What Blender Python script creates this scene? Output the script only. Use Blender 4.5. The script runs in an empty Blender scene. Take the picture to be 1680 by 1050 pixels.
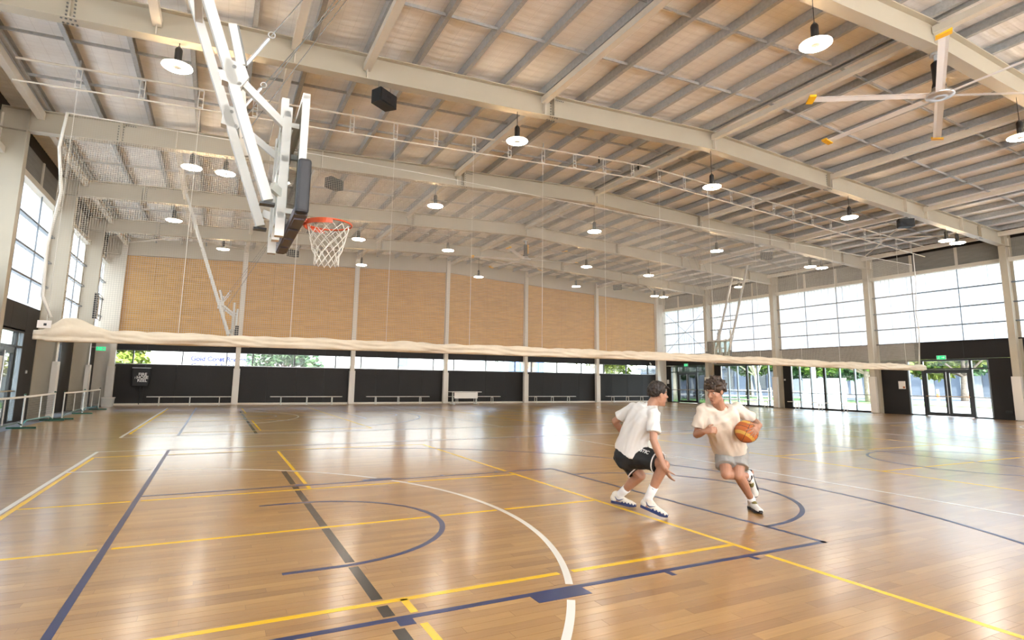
import bpy, bmesh, math, random
from mathutils import Vector, Matrix
random.seed(7)
PI = math.pi
S = bpy.context.scene
COL = S.collection
V = Vector

# ------------------------------------------------------------------ camera
cam_d = bpy.data.cameras.new('camera')
cam = bpy.data.objects.new('camera', cam_d)
COL.objects.link(cam)
cam_d.sensor_width = 36.0
cam_d.lens = 935.33 / 1680 * 36.0
cam_d.shift_y = -(525 - 487.3) / 1680
cam_d.clip_end = 500
CAMP = V((0.650, -6.038, 1.436))
_yaw, _pit, _rol = math.radians(27.119), math.radians(8.4255), math.radians(0.7066)
_f = V((math.sin(_yaw)*math.cos(_pit), math.cos(_yaw)*math.cos(_pit), math.sin(_pit)))
_r = V((math.cos(_yaw), -math.sin(_yaw), 0)); _u = _r.cross(_f)
_r2 = _r*math.cos(_rol) + _u*math.sin(_rol); _u2 = _u*math.cos(_rol) - _r*math.sin(_rol)
cam.matrix_world = Matrix(((_r2.x, _u2.x, -_f.x, CAMP.x), (_r2.y, _u2.y, -_f.y, CAMP.y), (_r2.z, _u2.z, -_f.z, CAMP.z), (0, 0, 0, 1)))
S.camera = cam

# ------------------------------------------------------------------ light
W = bpy.data.worlds.new('sky'); S.world = W; W.use_nodes = True
wn = W.node_tree.nodes; wl = W.node_tree.links
wn.clear()
wo = wn.new('ShaderNodeOutputWorld'); bg = wn.new('ShaderNodeBackground')
sky = wn.new('ShaderNodeTexSky'); sky.sky_type = 'NISHITA'; sky.sun_disc = False
sky.sun_elevation = math.radians(52); sky.sun_rotation = math.radians(200); sky.air_density = 1.0; sky.dust_density = 1.0
hs = wn.new('ShaderNodeHueSaturation'); hs.inputs['Saturation'].default_value = 0.6
wl.new(sky.outputs[0], hs.inputs['Color']); wl.new(hs.outputs[0], bg.inputs[0]); wl.new(bg.outputs[0], wo.inputs[0])
bg.inputs[1].default_value = 1.05
sun_d = bpy.data.lights.new('sun', 'SUN'); sun_d.energy = 10.0; sun_d.angle = math.radians(2); sun_d.color = (1, 0.95, 0.87)
sun = bpy.data.objects.new('sun', sun_d); COL.objects.link(sun)
sun.rotation_euler = V((0.28, 0.62, -1.0)).to_track_quat('-Z', 'Y').to_euler()
LAMP = 30.0
S.view_settings.view_transform = 'Standard'; S.view_settings.look = 'None'
S.view_settings.exposure = 1.62; S.view_settings.gamma = 1.0; S.view_settings.use_curve_mapping = False
S.cycles.max_bounces = 10; S.cycles.diffuse_bounces = 6; S.cycles.glossy_bounces = 4
S.cycles.transmission_bounces = 8; S.cycles.transparent_max_bounces = 12
S.cycles.caustics_reflective = False; S.cycles.caustics_refractive = False
S.cycles.sample_clamp_indirect = 8.0

# ------------------------------------------------------------------ materials
def new_mat(name):
    m = bpy.data.materials.new(name); m.use_nodes = True
    nt = m.node_tree; b = nt.nodes['Principled BSDF']
    return m, nt, b
def pmat(name, col, rough=0.5, metal=0.0, spec=0.5, noise=0.0, nscale=8.0, bump=0.0, bscale=40.0, coat=0.0):
    m, nt, b = new_mat(name)
    b.inputs['Base Color'].default_value = (*col, 1); b.inputs['Roughness'].default_value = rough
    b.inputs['Metallic'].default_value = metal; b.inputs['Specular IOR Level'].default_value = spec
    b.inputs['Coat Weight'].default_value = coat
    tc = nt.nodes.new('ShaderNodeTexCoord')
    if noise:
        n = nt.nodes.new('ShaderNodeTexNoise'); n.inputs['Scale'].default_value = nscale; n.inputs['Detail'].default_value = 4
        r = nt.nodes.new('ShaderNodeValToRGB')
        r.color_ramp.elements[0].position = .3; r.color_ramp.elements[1].position = .7
        r.color_ramp.elements[0].color = (*[c*(1-noise) for c in col], 1); r.color_ramp.elements[1].color = (*[min(1, c*(1+noise)) for c in col], 1)
        nt.links.new(tc.outputs['Object'], n.inputs['Vector']); nt.links.new(n.outputs['Fac'], r.inputs[0]); nt.links.new(r.outputs[0], b.inputs['Base Color'])
    if bump:
        n2 = nt.nodes.new('ShaderNodeTexNoise'); n2.inputs['Scale'].default_value = bscale; n2.inputs['Detail'].default_value = 3
        bp = nt.nodes.new('ShaderNodeBump'); bp.inputs['Strength'].default_value = bump; bp.inputs['Distance'].default_value = .02
        nt.links.new(tc.outputs['Object'], n2.inputs['Vector']); nt.links.new(n2.outputs['Fac'], bp.inputs['Height']); nt.links.new(bp.outputs[0], b.inputs['Normal'])
    return m
def emat(name, col, strength):
    m, nt, b = new_mat(name)
    b.inputs['Base Color'].default_value = (*col, 1); b.inputs['Emission Color'].default_value = (*col, 1); b.inputs['Emission Strength'].default_value = strength
    return m
def math_node(nt, op, a, b=None):
    n = nt.nodes.new('ShaderNodeMath'); n.operation = op
    for i, x in enumerate((a, b)):
        if x is None: continue
        if isinstance(x, (int, float)): n.inputs[i].default_value = x
        else: nt.links.new(x, n.inputs[i])
    return n.outputs[0]

PLW, PLL = 0.09, 0.95       # floor strip width and length
def wood_floor():
    m, nt, b = new_mat('varnished_hardwood')
    g = nt.nodes.new('ShaderNodeNewGeometry'); s = nt.nodes.new('ShaderNodeSeparateXYZ'); nt.links.new(g.outputs['Position'], s.inputs[0])
    M_ = lambda *a: math_node(nt, *a)
    ry = M_('DIVIDE', s.outputs[1], PLW); row = M_('FLOOR', ry)
    off = M_('FRACT', M_('MULTIPLY', row, 0.618034))
    rx = M_('ADD', M_('DIVIDE', s.outputs[0], PLL), off); idx = M_('FLOOR', rx)
    cb = nt.nodes.new('ShaderNodeCombineXYZ'); nt.links.new(row, cb.inputs[0]); nt.links.new(idx, cb.inputs[1])
    wnz = nt.nodes.new('ShaderNodeTexWhiteNoise'); wnz.noise_dimensions = '2D'; nt.links.new(cb.outputs[0], wnz.inputs['Vector'])
    ramp = nt.nodes.new('ShaderNodeValToRGB'); e = ramp.color_ramp.elements
    e[0].position = 0; e[0].color = (.300, .160, .062, 1); e[1].position = 1; e[1].color = (.470, .285, .122, 1)
    k = e.new(.22); k.color = (.370, .205, .082, 1); k = e.new(.75); k.color = (.415, .240, .098, 1)
    nt.links.new(wnz.outputs['Value'], ramp.inputs[0])
    # grain stretched along the strip, shifted from strip to strip
    gv = nt.nodes.new('ShaderNodeCombineXYZ')
    nt.links.new(M_('ADD', M_('MULTIPLY', s.outputs[0], 3.0), M_('MULTIPLY', wnz.outputs['Value'], 50)), gv.inputs[0])
    nt.links.new(M_('MULTIPLY', s.outputs[1], 60.0), gv.inputs[1])
    gn = nt.nodes.new('ShaderNodeTexNoise'); gn.inputs['Scale'].default_value = 1.0; gn.inputs['Detail'].default_value = 4; nt.links.new(gv.outputs[0], gn.inputs['Vector'])
    mx = nt.nodes.new('ShaderNodeMix'); mx.data_type = 'RGBA'; mx.blend_type = 'MULTIPLY'; mx.inputs[0].default_value = .35
    nt.links.new(ramp.outputs[0], mx.inputs[6]); nt.links.new(gn.outputs['Fac'], mx.inputs[7])
    mx2 = nt.nodes.new('ShaderNodeMix'); mx2.data_type = 'RGBA'; mx2.blend_type = 'MULTIPLY'
    fy = M_('FRACT', ry); fx = M_('FRACT', rx)
    ey = M_('LESS_THAN', M_('MINIMUM', fy, M_('SUBTRACT', 1, fy)), .012)
    ex = M_('LESS_THAN', M_('MINIMUM', fx, M_('SUBTRACT', 1, fx)), .0015)
    nt.links.new(M_('MULTIPLY', M_('MAXIMUM', ey, ex), .45), mx2.inputs[0])
    nt.links.new(mx.outputs[2], mx2.inputs[6]); mx2.inputs[7].default_value = (.25, .16, .1, 1)
    gain = nt.nodes.new('ShaderNodeMix'); gain.data_type = 'RGBA'; gain.blend_type = 'MULTIPLY'; gain.inputs[0].default_value = 1
    nt.links.new(mx2.outputs[2], gain.inputs[6]); gain.inputs[7].default_value = (1.19, 1.09, .80, 1)
    nt.links.new(gain.outputs[2], b.inputs['Base Color'])
    b.inputs['Roughness'].default_value = .21; b.inputs['Specular IOR Level'].default_value = .5
    n2 = nt.nodes.new('ShaderNodeTexNoise'); n2.inputs['Scale'].default_value = 2.2; n2.inputs['Detail'].default_value = 2
    nt.links.new(g.outputs['Position'], n2.inputs['Vector'])
    rr = nt.nodes.new('ShaderNodeMapRange'); rr.inputs[3].default_value = .30; rr.inputs[4].default_value = .40; nt.links.new(n2.outputs['Fac'], rr.inputs[0]); nt.links.new(rr.outputs[0], b.inputs['Roughness'])
    b.inputs['Coat Weight'].default_value = 1.0; b.inputs['Coat Roughness'].default_value = .19
    bp = nt.nodes.new('ShaderNodeBump'); bp.inputs['Strength'].default_value = .06; bp.inputs['Distance'].default_value = .004
    nt.links.new(wnz.outputs['Value'], bp.inputs['Height']); nt.links.new(bp.outputs[0], b.inputs['Normal'])
    return m
def perforated(name, col, hole, pitch, axes=(0, 2), rough=.55, dot=.3, amount=.75):
    m, nt, b = new_mat(name)
    g = nt.nodes.new('ShaderNodeNewGeometry'); s = nt.nodes.new('ShaderNodeSeparateXYZ'); nt.links.new(g.outputs['Position'], s.inputs[0])
    M_ = lambda *a: math_node(nt, *a)
    d = []
    for a in axes:
        f = M_('SUBTRACT', M_('FRACT', M_('DIVIDE', s.outputs[a], pitch)), .5); d.append(M_('MULTIPLY', f, f))
    inside = M_('LESS_THAN', M_('SQRT', M_('ADD', d[0], d[1])), dot)
    mx = nt.nodes.new('ShaderNodeMix'); mx.data_type = 'RGBA'
    nt.links.new(M_('MULTIPLY', inside, amount), mx.inputs[0])
    n = nt.nodes.new('ShaderNodeTexNoise'); n.inputs['Scale'].default_value = 1.5; n.inputs['Detail'].default_value = 5
    mp = nt.nodes.new('ShaderNodeMapping'); mp.inputs['Scale'].default_value = (1, 1, 6) ; nt.links.new(g.outputs['Position'], mp.inputs[0]); nt.links.new(mp.outputs[0], n.inputs['Vector'])
    r = nt.nodes.new('ShaderNodeValToRGB'); r.color_ramp.elements[0].position = .3; r.color_ramp.elements[1].position = .7
    r.color_ramp.elements[0].color = (*[c*.88 for c in col], 1); r.color_ramp.elements[1].color = (*[c*1.1 for c in col], 1)
    nt.links.new(n.outputs['Fac'], r.inputs[0]); nt.links.new(r.outputs[0], mx.inputs[6]); mx.inputs[7].default_value = (*hole, 1)
    nt.links.new(mx.outputs[2], b.inputs['Base Color']); b.inputs['Roughness'].default_value = rough; b.inputs['Specular IOR Level'].default_value = .3
    return m
def glass_mat(name, tint=(.93, .97, .96), gloss=.9):
    m = bpy.data.materials.new(name); m.use_nodes = True; nt = m.node_tree; nt.nodes.clear()
    o = nt.nodes.new('ShaderNodeOutputMaterial'); t = nt.nodes.new('ShaderNodeBsdfTransparent'); t.inputs[0].default_value = (*tint, 1)
    gl = nt.nodes.new('ShaderNodeBsdfGlossy'); gl.inputs['Roughness'].default_value = .02
    fr = nt.nodes.new('ShaderNodeFresnel'); fr.inputs[0].default_value = 1.45
    mx = nt.nodes.new('ShaderNodeMixShader'); nt.links.new(math_node(nt, 'MULTIPLY', fr.outputs[0], gloss), mx.inputs[0])
    nt.links.new(t.outputs[0], mx.inputs[1]); nt.links.new(gl.outputs[0], mx.inputs[2]); nt.links.new(mx.outputs[0], o.inputs[0])
    return m
def translucent_mat(name, col, tr=.8):
    m = bpy.data.materials.new(name); m.use_nodes = True; nt = m.node_tree; nt.nodes.clear()
    o = nt.nodes.new('ShaderNodeOutputMaterial'); t = nt.nodes.new('ShaderNodeBsdfTranslucent'); t.inputs[0].default_value = (*col, 1)
    d = nt.nodes.new('ShaderNodeBsdfDiffuse'); d.inputs[0].default_value = (*col, 1)
    mx = nt.nodes.new('ShaderNodeMixShader'); mx.inputs[0].default_value = tr
    nt.links.new(d.outputs[0], mx.inputs[1]); nt.links.new(t.outputs[0], mx.inputs[2]); nt.links.new(mx.outputs[0], o.inputs[0])
    return m
def leaf_mat(name, c1, c2):
    m, nt, b = new_mat(name)
    g = nt.nodes.new('ShaderNodeNewGeometry'); r = nt.nodes.new('ShaderNodeValToRGB')
    r.color_ramp.elements[0].color = (*c1, 1); r.color_ramp.elements[1].color = (*c2, 1)
    nt.links.new(g.outputs['Random Per Island'], r.inputs[0]); nt.links.new(r.outputs[0], b.inputs['Base Color']); b.inputs['Roughness'].default_value = .6
    b.inputs['Specular IOR Level'].default_value = .25
    return m
def ceiling_mat():
    m, nt, b = new_mat('roof_blanket')
    g = nt.nodes.new('ShaderNodeNewGeometry'); n = nt.nodes.new('ShaderNodeTexNoise'); n.inputs['Scale'].default_value = 1.1; n.inputs['Detail'].default_value = 6
    nt.links.new(g.outputs['Position'], n.inputs['Vector'])
    r = nt.nodes.new('ShaderNodeValToRGB'); r.color_ramp.elements[0].position = .25; r.color_ramp.elements[1].position = .75
    r.color_ramp.elements[0].color = (.82, .80, .77, 1); r.color_ramp.elements[1].color = (.93, .925, .91, 1)
    nt.links.new(n.outputs['Fac'], r.inputs[0])
    # thin wires of the safety mesh
    s = nt.nodes.new('ShaderNodeSeparateXYZ'); nt.links.new(g.outputs['Position'], s.inputs[0])
    M_ = lambda *a: math_node(nt, *a)
    wx = M_('LESS_THAN', M_('FRACT', M_('DIVIDE', s.outputs[0], .3)), .02); wy = M_('LESS_THAN', M_('FRACT', M_('DIVIDE', s.outputs[1], .15)), .03)
    mx = nt.nodes.new('ShaderNodeMix'); mx.data_type = 'RGBA'; nt.links.new(M_('MULTIPLY', M_('MAXIMUM', wx, wy), .35), mx.inputs[0])
    nt.links.new(r.outputs[0], mx.inputs[6]); mx.inputs[7].default_value = (.4, .38, .35, 1); nt.links.new(mx.outputs[2], b.inputs['Base Color'])
    b.inputs['Roughness'].default_value = .45; b.inputs['Specular IOR Level'].default_value = .35
    n2 = nt.nodes.new('ShaderNodeTexNoise'); n2.inputs['Scale'].default_value = 3.0; n2.inputs['Detail'].default_value = 4
    mp = nt.nodes.new('ShaderNodeMapping'); mp.inputs['Scale'].default_value = (.6, 4, 1); nt.links.new(g.outputs['Position'], mp.inputs[0]); nt.links.new(mp.outputs[0], n2.inputs['Vector'])
    bp = nt.nodes.new('ShaderNodeBump'); bp.inputs['Strength'].default_value = .22; bp.inputs['Distance'].default_value = .04
    nt.links.new(n2.outputs['Fac'], bp.inputs['Height']); nt.links.new(bp.outputs[0], b.inputs['Normal'])
    return m
def facade_mat(name, col):
    return pmat(name, col, .8, noise=.06, nscale=2)

M = {}
M['floor'] = wood_floor()
M['ceiling'] = ceiling_mat()
M['cream'] = pmat('cream_paint', (.47, .42, .325), .42, noise=.03, nscale=1.5)
M['cream2'] = pmat('cream_paint_light', (.70, .645, .55), .45, noise=.02)
M['white'] = pmat('white_powdercoat', (.62, .615, .58), .38)
M['pad'] = pmat('pad_vinyl', (.72, .68, .62), .5, bump=.05, bscale=20)
M['galv'] = pmat('galvanised_steel', (.44, .45, .45), .5, metal=.2, noise=.12, nscale=14)
M['zinc'] = pmat('zinc_bolts', (.20, .20, .19), .45, metal=.6)
M['dark'] = pmat('charcoal_lining', (.017, .0145, .0135), .5, spec=.3, noise=.1, nscale=.6)
M['frame'] = pmat('black_aluminium', (.020, .022, .025), .32)
M['alu'] = pmat('satin_aluminium', (.62, .63, .64), .3, metal=.8)
M['silver'] = pmat('grey_mullion', (.20, .225, .25), .4, metal=.3)
M['ply'] = perforated('perforated_ply', (.62, .345, .105), (.27, .125, .03), .032, (0, 2), dot=.22, amount=.6)
M['perf'] = perforated('perforated_grey', (.185, .165, .148), (.07, .062, .055), .05, (1, 2), dot=.3)
M['louver'] = perforated('grey_mesh_lining', (.30, .29, .26), (.13, .125, .11), .055, (1, 2), dot=.32)
M['glass'] = glass_mat('window_glass')
M['board_glass'] = glass_mat('backboard_glass', (.80, .90, .86), 1.0)
M['poly'] = translucent_mat('translucent_sheet', (.50, .53, .54), .54)
M['poly_fill'] = translucent_mat('fill_light_sheet', (.80, .79, .77), .72)  # passes more daylight than the side sheets, for the added fill panels
M['housing'] = translucent_mat('uplight_housing', (.92, .88, .82), .4)  # translucent so part of the lamp light leaks up to the roof
M['black'] = pmat('black_plastic', (.012, .012, .013), .4)
M['matblack'] = pmat('matt_black', (.010, .010, .011), .6)
M['rubber'] = pmat('pad_rubber', (.016, .016, .020), .45)
M['pad_under'] = pmat('pad_underside', (.10, .095, .13), .5)
M['orange'] = pmat('rim_orange', (.60, .085, .020), .35)
M['cord'] = pmat('white_cord', (.78, .76, .70), .7)
M['netcord'] = pmat('divider_cord', (.50, .46, .39), .8)
M['canvas'] = pmat('cream_canvas', (.72, .63, .49), .75, noise=.05, nscale=3, bump=.3, bscale=10)
M['yellow'] = pmat('yellow_plastic', (.85, .47, .012), .4)
M['lens'] = emat('lamp_lens', (1, .93, .82), LAMP)
M['lamp_hub'] = pmat('lamp_hub', (.7, .62, .5), .4)
M['l_blue'] = pmat('court_blue', (.009, .024, .105), .3, noise=.05)
M['l_yellow'] = pmat('court_yellow', (.82, .50, .012), .25)
M['l_white'] = pmat('court_white', (.78, .75, .69), .25)
M['l_black'] = pmat('court_black', (.035, .030, .026), .25)
M['seat'] = pmat('bench_plank', (.80, .75, .68), .4)
M['table_white'] = pmat('table_laminate', (.85, .82, .78), .4)
M['green'] = pmat('green_powdercoat', (.008, .06, .035), .4)
M['teal'] = pmat('teal_tube', (.05, .23, .24), .4)
M['exit'] = emat('exit_green', (.02, .42, .16), .6)
M['paper'] = pmat('paper', (.78, .74, .70), .7)
M['letter'] = pmat('white_letter', (.85, .85, .83), .6)
M['leaf_a'] = leaf_mat('leaves_green', (.020, .060, .010), (.13, .22, .035))
M['leaf_b'] = leaf_mat('leaves_yellow_green', (.07, .12, .014), (.28, .32, .06))
M['leaf_c'] = leaf_mat('leaves_blue_green', (.018, .060, .028), (.10, .19, .075))
M['bark'] = pmat('bark', (.20, .15, .11), .9, noise=.3, nscale=6)
M['gum'] = pmat('gum_bark', (.62, .52, .44), .8, noise=.3, nscale=2.5)
M['grass'] = pmat('lawn', (.07, .17, .035), .9, noise=.25, nscale=3)
M['paving'] = pmat('pale_paving', (.30, .28, .25), .85, noise=.06, nscale=.8)
M['asphalt'] = pmat('asphalt', (.11, .115, .13), .9, noise=.1, nscale=2)
M['wallwhite'] = facade_mat('white_render', (.80, .80, .79))
M['wallgrey'] = facade_mat('grey_render', (.075, .09, .115))
M['wallblue'] = facade_mat('blue_render', (.09, .17, .42))
M['roofdark'] = facade_mat('dark_roof', (.045, .05, .06))
M['shed_pale'] = facade_mat('pale_cladding', (.17, .18, .19))
M['navy'] = pmat('navy_cloth', (.02, .035, .12), .85)
M['letter_blue'] = pmat('blue_letter', (.015, .02, .09), .7)
M['brickred'] = pmat('red_brown', (.45, .14, .05), .8)

# ------------------------------------------------------------------ mesh tools
class MB:
    def __init__(s): s.v = []; s.f = []
    def add(s, vs, fs):
        o = len(s.v); s.v += [tuple(v) for v in vs]; s.f += [tuple(i+o for i in f) for f in fs]; return s
    def box(s, x0, x1, y0, y1, z0, z1):
        return s.add([(x0, y0, z0), (x1, y0, z0), (x1, y1, z0), (x0, y1, z0), (x0, y0, z1), (x1, y0, z1), (x1, y1, z1), (x0, y1, z1)],
                     [(3, 2, 1, 0), (4, 5, 6, 7), (0, 1, 5, 4), (1, 2, 6, 5), (2, 3, 7, 6), (3, 0, 4, 7)])
    def bar(s, p, q, w, h, up=(0, 0, 1)):
        p, q = V(p), V(q); d = (q-p).normalized(); u = V(up); a = d.cross(u)
        if a.length < 1e-4: a = d.cross(V((0, 1, 0)))
        a.normalize(); b = a.cross(d).normalized(); a = a*(w/2); b = b*(h/2)
        return s.add([p-a-b, p+a-b, p+a+b, p-a+b, q-a-b, q+a-b, q+a+b, q-a+b],
                     [(0, 1, 2, 3), (7, 6, 5, 4), (4, 5, 1, 0), (5, 6, 2, 1), (6, 7, 3, 2), (7, 4, 0, 3)])
    def prism(s, poly, axis, a0, a1):
        n = len(poly); mk = {'x': lambda p, a: (a, p[0], p[1]), 'y': lambda p, a: (p[0], a, p[1]), 'z': lambda p, a: (p[0], p[1], a)}[axis]
        return s.add([mk(p, a0) for p in poly]+[mk(p, a1) for p in poly],
                     [tuple(range(n)), tuple(range(2*n-1, n-1, -1))]+[(i+n, (i+1) % n+n, (i+1) % n, i) for i in range(n)])
    def tube(s, pts, r, n=8, cap=True, closed=False):
        pts = [V(p) for p in pts]; m = len(pts); rs = r if isinstance(r, (list, tuple)) else [r]*m
        rings = []; prev = None
        for i, p in enumerate(pts):
            if closed: d = (pts[(i+1) % m]-pts[i-1])
            else: d = pts[min(i+1, m-1)]-pts[max(i-1, 0)]
            d.normalize()
            if prev is None:
                a = d.cross(V((0, 0, 1)))
                if a.length < 1e-3: a = d.cross(V((1, 0, 0)))
            else: a = prev-d*prev.dot(d)
            a.normalize(); prev = a; b = d.cross(a)
            rings.append([p+(a*math.cos(2*PI*k/n)+b*math.sin(2*PI*k/n))*rs[i] for k in range(n)])
        vs = [v for R_ in rings for v in R_]; fs = []
        for i in range(m if closed else m-1):
            j = (i+1) % m
            for k in range(n):
                k2 = (k+1) % n; fs.append((i*n+k, i*n+k2, j*n+k2, j*n+k))
        if cap and not closed: fs += [tuple(range(n-1, -1, -1)), tuple(range((m-1)*n, m*n))]
        return s.add(vs, fs)
    def lathe(s, prof, c=(0, 0, 0), n=24, axis='z', closed=False):
        vs = []; m = len(prof)
        for r, z in prof:
            for k in range(n):
                a = 2*PI*k/n; p = (r*math.cos(a), r*math.sin(a), z)
                if axis == 'x': p = (p[2], p[0], p[1])
                elif axis == 'y': p = (p[1], p[2], p[0])
                vs.append((c[0]+p[0], c[1]+p[1], c[2]+p[2]))
        fs = []
        for i in range(m if closed else m-1):
            j = (i+1) % m
            for k in range(n):
                k2 = (k+1) % n; fs.append((i*n+k, i*n+k2, j*n+k2, j*n+k))
        if not closed:
            if prof[0][0] > 1e-6: fs.append(tuple(range(n-1, -1, -1)))
            if prof[-1][0] > 1e-6: fs.append(tuple(range((m-1)*n, m*n)))
        return s.add(vs, fs)
    def rcone(s, p, r1, q, r2, n=12, k=4):
        """tapered limb with rounded ends, closed"""
        p, q = V(p), V(q); d = (q-p); L = d.length
        if L < 1e-6: d = V((0, 0, 1)); L = 1e-6
        d = d/L; a = d.cross(V((0, 0, 1)))
        if a.length < 1e-3: a = d.cross(V((1, 0, 0)))
        a.normalize(); b = d.cross(a)
        prof = [(r1*math.sin(t), -r1*math.cos(t)) for t in [PI/2*i/k for i in range(1, k+1)]]+[(r2*math.cos(t), L+r2*math.sin(t)) for t in [PI/2*i/k for i in range(0, k)]]
        vs = [p-d*r1]+[p+d*z+(a*math.cos(2*PI*j/n)+b*math.sin(2*PI*j/n))*r for r, z in prof for j in range(n)]+[q+d*r2]
        m = len(prof); fs = [(0, 1+(j+1) % n, 1+j) for j in range(n)]
        for i in range(m-1):
            for j in range(n): fs.append((1+i*n+j, 1+i*n+(j+1) % n, 1+(i+1)*n+(j+1) % n, 1+(i+1)*n+j))
        e = 1+m*n; fs += [(e, 1+(m-1)*n+j, 1+(m-1)*n+(j+1) % n) for j in range(n)]
        return s.add(vs, fs)
    def ellipsoid(s, c, ax, n=16, m=10):
        """ax: three half-axis vectors"""
        c = V(c); ax = [V(a) for a in ax]; vs = [c-ax[2]]
        for i in range(1, m):
            t = -PI/2+PI*i/m
            for j in range(n):
                a = 2*PI*j/n; vs.append(c+ax[0]*math.cos(t)*math.cos(a)+ax[1]*math.cos(t)*math.sin(a)+ax[2]*math.sin(t))
        vs.append(c+ax[2]); fs = [(0, 1+(j+1) % n, 1+j) for j in range(n)]
        for i in range(m-2):
            for j in range(n): fs.append((1+i*n+j, 1+i*n+(j+1) % n, 1+(i+1)*n+(j+1) % n, 1+(i+1)*n+j))
        e = len(vs)-1; fs += [(e, 1+(m-2)*n+j, 1+(m-2)*n+(j+1) % n) for j in range(n)]
        return s.add(vs, fs)
    def mesh(s, name, smooth=False):
        me = bpy.data.meshes.new(name); me.from_pydata(s.v, [], s.f); me.update()
        if smooth: me.shade_smooth()
        return me
    def build(s, name, mat, parent=None, smooth=False, **kw):
        o = bpy.data.objects.new(name, s.mesh(name, smooth)); COL.objects.link(o)
        if mat: o.data.materials.append(M[mat] if isinstance(mat, str) else mat)
        if parent: o.parent = parent
        if kw: tag(o, **kw)
        return o
def tag(o, label=None, cat=None, group=None, kind=None):
    if label: o['label'] = label
    if cat: o['category'] = cat
    if group: o['group'] = group
    if kind: o['kind'] = kind
    return o
def empty(name, loc=(0, 0, 0), rz=0, **kw):
    o = bpy.data.objects.new(name, None); COL.objects.link(o); o.location = loc; o.rotation_euler = (0, 0, rz); o.empty_display_size = .1
    return tag(o, **kw)
def put(name, mesh, parent=None, loc=(0, 0, 0), rot=(0, 0, 0), mat=None, scale=None, **kw):
    o = bpy.data.objects.new(name, mesh); COL.objects.link(o); o.location = loc; o.rotation_euler = rot
    if scale: o.scale = scale
    if mat and not mesh.materials: mesh.materials.append(M[mat] if isinstance(mat, str) else mat)
    if parent: o.parent = parent
    return tag(o, **kw)
def copy_tree(o, parent=None):
    c = o.copy(); COL.objects.link(c); c.parent = parent
    for ch in list(o.children): copy_tree(ch, c)
    return c
SCR = bpy.data.scenes.new('scratch')
def evaluate(o):
    """the object's final mesh, worked out in a scene of its own"""
    SCR.collection.objects.link(o)
    with bpy.context.temp_override(scene=SCR, view_layer=SCR.view_layers[0]):
        me = bpy.data.meshes.new_from_object(o.evaluated_get(bpy.context.evaluated_depsgraph_get()))
    SCR.collection.objects.unlink(o)
    return me
def text_mesh(txt, size, name='lettering', bold=0.0, ext=.002):
    cu = bpy.data.curves.new(name, 'FONT'); cu.body = txt; cu.size = size; cu.extrude = ext; cu.offset = bold; cu.align_x = 'CENTER'; cu.align_y = 'CENTER'
    o = bpy.data.objects.new(name, cu); me = evaluate(o)
    bpy.data.objects.remove(o); bpy.data.curves.remove(cu); me.name = name
    return me
def sculpt(mb, name, mat, voxel=.007, smooth=6, parent=None, disp=None):
    """overlapping closed shapes fused into one continuous skin"""
    o = bpy.data.objects.new('tmp', mb.mesh('tmp'))
    r = o.modifiers.new('r', 'REMESH'); r.mode = 'VOXEL'; r.voxel_size = voxel; r.use_smooth_shade = True
    if smooth:
        sm = o.modifiers.new('s', 'SMOOTH'); sm.factor = .5; sm.iterations = smooth
    me = evaluate(o); me.name = name
    old = o.data; bpy.data.objects.remove(o); bpy.data.meshes.remove(old)
    if disp:
        nl = [v.normal.copy() for v in me.vertices]; cl = [disp(v.co.copy(), n) for v, n in zip(me.vertices, nl)]
        me.vertices.foreach_set('co', [c for p in cl for c in p]); me.update()
    me.shade_smooth(); me.materials.clear()
    return put(name, me, parent, mat=mat)

# ------------------------------------------------------------------ the hall's main dimensions
XC = 13.8; XL, XR = -4.88, 32.48; XLI, XRI = -4.25, 31.85
Y0, Y1 = -12.4, 29.0
FR = [-6.2, 0.0, 6.28, 12.5, 18.52, 24.15]
zb = lambda x: 8.66-.048*abs(x-XC)          # underside of the roof beams
zp = lambda x: 9.27-.048*abs(x-XC)          # underside of the purlins

# ------------------------------------------------------------------ floor
fl = MB().box(XL-.1, XR+.1, Y0-.1, Y1+.1, -.25, 0).build('floor', 'floor', kind='structure', label='varnished hardwood sports floor with painted court lines')
MB().box(XL, -4.12, Y0, Y1, 0, .004).build('edge_strip', pmat('grey_vinyl', (.13, .13, .14), .5), fl)
# the strips of timber nearest the camera, each its own piece
def to_px(p):
    d = V(p)-CAMP; z = d.dot(_f)
    return (840+935.33*d.dot(_r2)/z, 487.3-935.33*d.dot(_u2)/z, z) if z > .1 else None
cells = []
for row in range(int(-5/PLW), int(1/PLW)):
    off = (row*0.618034) % 1.0
    for idx in range(-4, 14):
        x0 = (idx-off)*PLL; c = (x0+PLL/2, (row+.5)*PLW, 0); q = to_px(c)
        if q and -40 < q[0] < 1720 and 560 < q[1] < 1075: cells.append(((c[0]-CAMP.x)**2+(c[1]-CAMP.y)**2, c))
cells.sort()
plank_me = MB().box(-PLL/2+.0008, PLL/2-.0008, -PLW/2+.0008, PLW/2-.0008, -.012, .0006).mesh('plank')
for _, c in cells[:295]: put('plank', plank_me, fl, (c[0], c[1], 0), mat='floor')

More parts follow.
